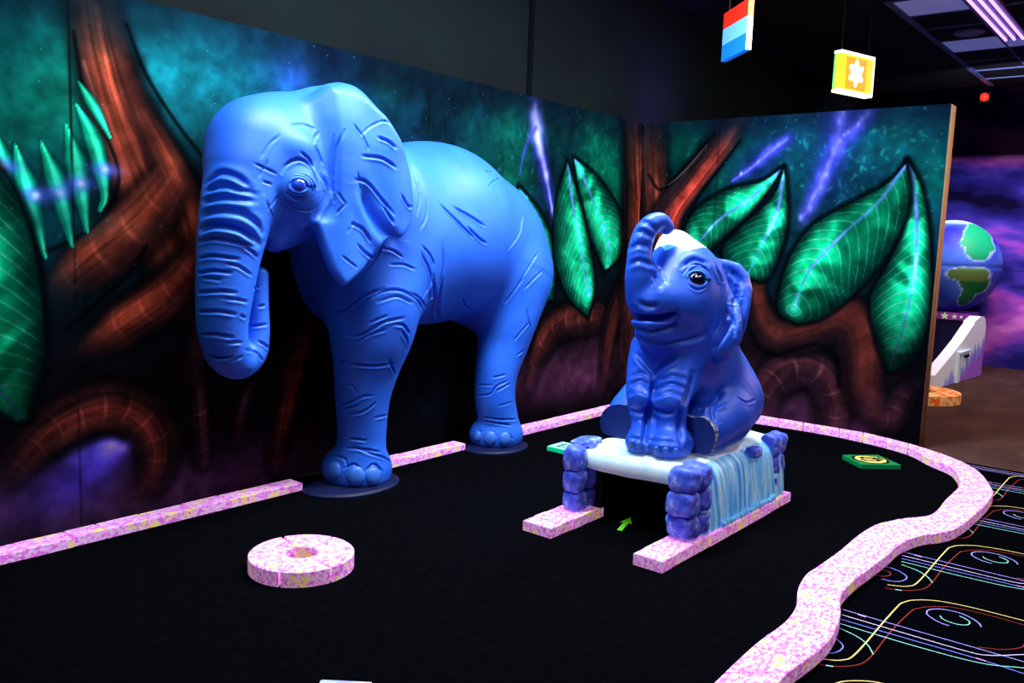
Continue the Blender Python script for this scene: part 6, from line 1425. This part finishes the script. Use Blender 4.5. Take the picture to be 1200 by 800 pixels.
# ------------------------------------------------------------------ elephant calf sitting on the platform, facing along the tunnel
CALF_H = 0.0068
PT = 0.4225
def calf_field(h):
    f = Field((-3.42, -2.60, PT-.02), (-2.10, -1.42, 1.82), h)
    Y0 = -2.04
    f.ell((-2.56, Y0-.02, .70), (.29, .30, .30), .09)                    # rump
    f.ell((-2.69, Y0+.01, .86), (.24, .26, .33), .12)
    f.ell((-2.80, Y0-.02, 1.02), (.24, .25, .28), .12)                     # chest
    # haunches and shins stretched forward
    for s_, foot, knee in ((-1, wx(813, 513, -3.02), wx(848, 488, -2.74)), (1, wx(727, 494, -3.00), wx(757, 470, -2.70))):
        hip = np.array((-2.54, Y0+s_*.19, .64))
        f.chain([hip, knee], [.185, .15], .07)
        f.chain([knee, (knee+foot)/2+np.array((.02, s_*.01, .0)), foot+np.array((.075, 0, 0))], [.150, .140, .128], .05)
    # front legs
    f.chain([wx(805, 415, -2.90), wx(797, 440, -3.00), wx(788, 468, -3.10), wx(787, 492, -3.13), wx(786, 515, -3.15)], [.12, .105, .092, .080, .086], .035)
    f.chain([wx(760, 408, -2.90), wx(754, 436, -3.00), wx(752, 464, -3.10), wx(755, 490, -3.13), wx(756, 510, -3.15)], [.105, .095, .086, .076, .084], .035)
    f.ell(wx(787, 521, -3.19), (.145, .105, .085), .04); f.ell(wx(757, 516, -3.19), (.145, .100, .085), .04)
    f.ell(wx(783, 470, -3.17), (.055, .075, .055), .035); f.ell(wx(752, 467, -3.17), (.055, .07, .055), .035)
    # head
    f.ell(wx(803, 338, -2.88), (.25, .225, .225), .08)
    f.chain([wx(800, 318, -2.90), wx(792, 294, -2.90), wx(789, 284, -2.90)], [.17, .115, .07], .06)
    f.ell(wx(800, 318, -2.90), (.18, .17, .13), .08)
    f.ell(wx(786, 352, -3.00), (.22, .19, .15), .1)                     # muzzle
    f.ell(wx(812, 360, -2.95), (.17, .13, .14), .08)                    # near cheek
    f.ell(wx(768, 350, -3.12), (.15, .140, .115), .06)
    f.ell(wx(756, 342, -2.98), (.12, .09, .12), .06)                    # far cheek
    f.chain([wx(800, 400, -2.86), wx(795, 430, -2.84)], [.20, .22], .1)  # neck
    # trunk curling up and back
    f.chain(CALF_TRUNK, CALF_TR, .02, 6)
    f.chain([wx(760, 345, -3.14), wx(754, 325, -3.18)], [.105, .08], .05)
    # mouth: jaw, slit and lip
    f.ell(wx(777, 390, -3.02), (.19, .150, .085), .06)
    f.ell(wx(792, 397, -2.93), (.17, .16, .09), .06)
    f.chain([wx(745, 379, -3.19), wx(762, 382.5, -3.21), wx(780, 381, -3.15)], [.022, .028, .020], .03)
    # ears
    o = wx(852, 350, -2.72)
    for s_ in (-1, 1):
        oo = np.array((o[0], o[1] if s_ < 0 else 2*(Y0-.03)-o[1], o[2]))
        ear = [(833, 306), (842, 303), (852, 304), (866, 309), (874, 322), (877, 339), (874, 360), (870, 382), (864, 402), (856, 396), (848, 375), (838, 350), (832, 325)]
        ex = np.array((.50, -.866*1, 0)) if s_ < 0 else np.array((.50, .866, 0))
        en = np.array((-.866, -.50, 0)) if s_ < 0 else np.array((-.866, .50, 0))
        pl = []
        for x, y in ear:
            q = wx(x, y, -2.72); pl.append(((q[1]-o[1])*-1.0/.90, q[2]-o[2]))
        f.slab(pl, oo, ex, np.array((0, 0, 1.)), en, .040, .04, (lambda U, V: -.05*np.cos(U*14)*.6-.03*np.sin(V*11)), .035)
        a = [wx(838, 330, -2.80), wx(850, 352, -2.80), wx(858, 372, -2.82), wx(855, 392, -2.86), wx(845, 408, -2.90), wx(840, 416, -2.90)]
        if s_ > 0: a = [np.array((q[0]+.08, 2*(Y0-.05)-q[1], q[2]+.06)) for q in a]
        f.chain(a, [.05, .052, .052, .062, .066, .045], .03)
    f.F = np.maximum(f.F, (PT-f.ax[2])[None, None, :])
    # flat soles of the hind feet
    X, Y, Z = f.ax[0][:, None, None], f.ax[1][None, :, None], f.ax[2][None, None, :]
    yn = wx(787, 521, -3.19)[1]-.102; yf = wx(757, 516, -3.19)[1]+.098
    for c, msk in ((wx(813, 513, -3.02), Y < yn), (wx(727, 494, -3.00), Y > yf)):
        near = ((Y-c[1])**2+(Z-c[2])**2 < .19**2) & (X < c[0]+.06) & msk
        f.F = np.where(near, np.maximum(f.F, (c[0]-.050)-X), f.F)
    return f
CALF_TRUNK = [wx(757, 352, -3.12), wx(752, 335, -3.19), wx(750, 312, -3.21), wx(750.5, 290, -3.20), wx(755, 274, -3.18), wx(764, 262.5, -3.15), wx(774, 260, -3.10), wx(781, 266, -3.06)]
CALF_TR = [.105, .085, .074, .064, .060, .055, .050, .043]
fc = calf_field(CALF_H); CV, CF = fc.mesh(); del fc
CV = relax(CV, CF, 3)
CN = vnormals(CV, CF)
CV = carve(CV, CN, CALF_STROKES)
CDX = (-2.75, -2.04, PT)
m, nt, b = new_mat('blue_calf_paint')
at = nt.nodes.new('ShaderNodeAttribute'); at.attribute_name = 'paint'
tc = nt.nodes.new('ShaderNodeTexCoord'); n2 = nt.nodes.new('ShaderNodeTexNoise'); n2.inputs['Scale'].default_value = 120; n2.inputs['Detail'].default_value = 3
nt.links.new(tc.outputs['Object'], n2.inputs['Vector'])
nt.links.new(at.outputs['Color'], b.inputs['Base Color'])
bp = nt.nodes.new('ShaderNodeBump'); bp.inputs['Strength'].default_value = .12; bp.inputs['Distance'].default_value = .004
nt.links.new(n2.outputs['Fac'], bp.inputs['Height']); nt.links.new(bp.outputs['Normal'], b.inputs['Normal'])
b.inputs['Roughness'].default_value = .45; b.inputs['Specular IOR Level'].default_value = .5
M['cblue'] = m
calf = empty('elephant_calf', CDX)
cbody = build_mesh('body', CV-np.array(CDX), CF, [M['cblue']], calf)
# paint: blue, strong overhead light on the crown painted white, worn pale ear rims
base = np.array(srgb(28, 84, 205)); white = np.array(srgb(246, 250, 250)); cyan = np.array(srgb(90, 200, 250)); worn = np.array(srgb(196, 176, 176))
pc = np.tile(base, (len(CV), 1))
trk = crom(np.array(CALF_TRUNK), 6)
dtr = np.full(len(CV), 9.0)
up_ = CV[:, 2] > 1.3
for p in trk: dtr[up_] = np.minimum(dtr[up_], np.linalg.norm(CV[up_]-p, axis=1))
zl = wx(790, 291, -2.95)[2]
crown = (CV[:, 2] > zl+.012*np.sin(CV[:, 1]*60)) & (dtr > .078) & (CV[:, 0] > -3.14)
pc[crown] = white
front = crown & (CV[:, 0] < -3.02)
pc[front] = cyan  # light and shade by the trunk, painted in as cyan
ex_ = wx(852, 350, -2.72)
wr = np.array([noise.noise((p[0]*22, p[1]*22, p[2]*22))+.6*noise.noise((p[0]*60, p[1]*60, p[2]*60)) for p in CV])
erx = (CV[:, 1]+2.04)*-.9-(CV[:, 0]+2.72)*-.0
rim = np.clip((CV[:, 0]+2.69)/.06, 0, 1)*(CV[:, 2] > 1.08)*np.clip((np.abs(CV[:, 1]+2.04)-.24)/.05, 0, 1)
wm = (np.clip((wr*1.1+.25)*4, 0, 1)*np.clip(rim, 0, 1))[:, None]
pc = pc*(1-wm)+worn*wm
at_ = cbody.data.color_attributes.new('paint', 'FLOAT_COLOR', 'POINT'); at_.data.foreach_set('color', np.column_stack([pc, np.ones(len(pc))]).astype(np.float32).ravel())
c, n_ = on_surface(calf, CV, CF, 817, 327)
n_ = n_/np.linalg.norm(n_); n_ = n_*.4+np.array((-.75, -.62, .12))*.6; n_ /= np.linalg.norm(n_)
dome('eye', calf, CDX, c-n_*.014, n_, (.050, .040), .032, M['eyedark'])
dome('eye_glint', calf, CDX, c+n_*.0185+np.array((-.003, .010, .010)), n_, (.007, .007), .004, M['glint'])
eyelids(calf, CDX, c-n_*.004, n_, .05, [(.057, .009, .002), (.075, .009, -.008)], M['eblue'], .78)
c2 = np.array((c[0], 2*-2.02-c[1], c[2]))
# toenails
for px, py in [(741, 521), (749, 523.5), (758, 526), (769, 528.5), (780, 530), (792, 531)]:
    q, n2_ = on_surface(calf, CV, CF, px, py-3)
    if q is None: continue
    n2_ = np.array((n2_[0], n2_[1], .1)); n2_ /= np.linalg.norm(n2_)
    dome('toenail', calf, CDX, q-n2_*.010, n2_, (.020, .021), .020, M['nail'], 12)
# flat ragged soles of the hind feet
M['sole'] = plain('dull_blue_sole', (18, 38, 104), .6, .25, var=.2, bump_scale=12)
M['chip'] = ramp_mat('chipped_gold_edge', [(.3, (22, 40, 100)), (.5, (60, 90, 160)), (.6, (190, 190, 150)), (.8, (210, 190, 110))], 40, 4, .6)
for (px, py, sgn) in ((813, 513, -1), (724, 494, 1)):
    cx = -3.082 if sgn < 0 else -3.062
    pts = [(795, 487), (803, 486.5), (812, 489), (821, 488.5), (829, 492), (834, 498), (838, 506), (838, 516), (834, 526), (830, 532), (815, 531), (800, 529), (792, 520), (791, 500)] if sgn < 0 else [(744, 477), (733, 474.5), (722, 474), (712, 477), (706, 484), (703.5, 494), (705, 504), (711, 509), (722, 512), (736, 516), (746, 514)]
    cc_ = wx(px, py, cx)
    ring0 = []
    for (x, y) in pts:
        q = wx(x, y, cx); ring0.append(q)
    R_ = crom(np.array(ring0+[ring0[0]]), 5)[:-1]
    for i in range(len(R_)):
        d_ = R_[i]-cc_; R_[i] = cc_+d_*(1+.035*noise.noise((i*.9, 3.3, sgn*5.0)))
        R_[i][2] = max(R_[i][2], PT+.003)
    bm = bmesh.new()
    A = [bm.verts.new((q[0]-CDX[0], q[1]-CDX[1], q[2]-CDX[2])) for q in R_]
    B = [bm.verts.new((q[0]+.05-CDX[0], q[1]-CDX[1], q[2]-CDX[2])) for q in (cc_+(R_-cc_)*.97)]
    n = len(A)
    bm.faces.new(A).material_index = 0
    for i in range(n): bm.faces.new((A[i], A[(i+1) % n], B[(i+1) % n], B[i])).material_index = 1
    bm.faces.new(B[::-1])
    for v in B: v.co.z = max(v.co.z, PT+.003-CDX[2])
    o = bm_obj('sole', bm, [M['sole'], M['chip']], calf); o['label'] = 'dull flat sole with a chipped edge'
tag(calf, 'blue elephant calf sitting with raised trunk on the waterfall platform', 'elephant')
# ------------------------------------------------------------------ light
def area(name, loc, target, size, power, rgb, size_y=None):
    l = bpy.data.lights.new(name, 'AREA'); l.energy = power; l.color = rgb
    l.shape = 'RECTANGLE'; l.size = size; l.size_y = size_y or size
    o = bpy.data.objects.new(name, l); o.location = loc
    d = Vector(target)-Vector(loc)
    o.rotation_euler = d.to_track_quat('-Z', 'Y').to_euler()
    return link(o)
area('black_light', (-3.9, -1.55, 3.82), (-3.8, -1.0, 0), 3.0, 300, (.70, .84, 1.0), .35)
area('black_light', (-1.7, -1.9, 3.82), (-1.8, -1.5, 0), 1.8, 150, (.70, .84, 1.0), .35)
area('black_light', (-6.6, -2.2, 3.7), (-4.8, -0.5, 1.2), 1.0, 22, (.66, .78, 1.0))
area('black_light', (-2.8, -4.3, 3.82), (-3.0, -3.8, 0), 2.4, 70, (.84, .80, 1.0), .35)
area('corridor_light', (2.8, -3.4, 3.8), (2.8, -3.2, 0), 1.2, 70, (1.0, .66, .45))
area('galaxy_light', (4.4, -2.4, 3.6), (6.2, -2.6, 1.2), 1.6, 120, (.85, .78, 1.0), .6)
area('warm_light', (1.6, -4.6, 2.8), (-2.6, -2.0, 1.0), .5, 45, (1.0, .55, .32))
area('violet_glow', (0.35, -0.45, 2.86), (0.25, 0.1, 3.0), .3, 9, (.28, .22, 1.0))  # added light for the violet glow on the upper wall, source unseen
w = bpy.data.worlds.new('World'); SC.world = w; w.use_nodes = True
w.node_tree.nodes['Background'].inputs['Color'].default_value = (.03, .04, .09, 1)
w.node_tree.nodes['Background'].inputs['Strength'].default_value = 0.10
SC.view_settings.view_transform = 'Standard'
SC.view_settings.look = 'None'
SC.view_settings.gamma = 1.0
SC.view_settings.use_curve_mapping = False
SC.view_settings.exposure = 0.0
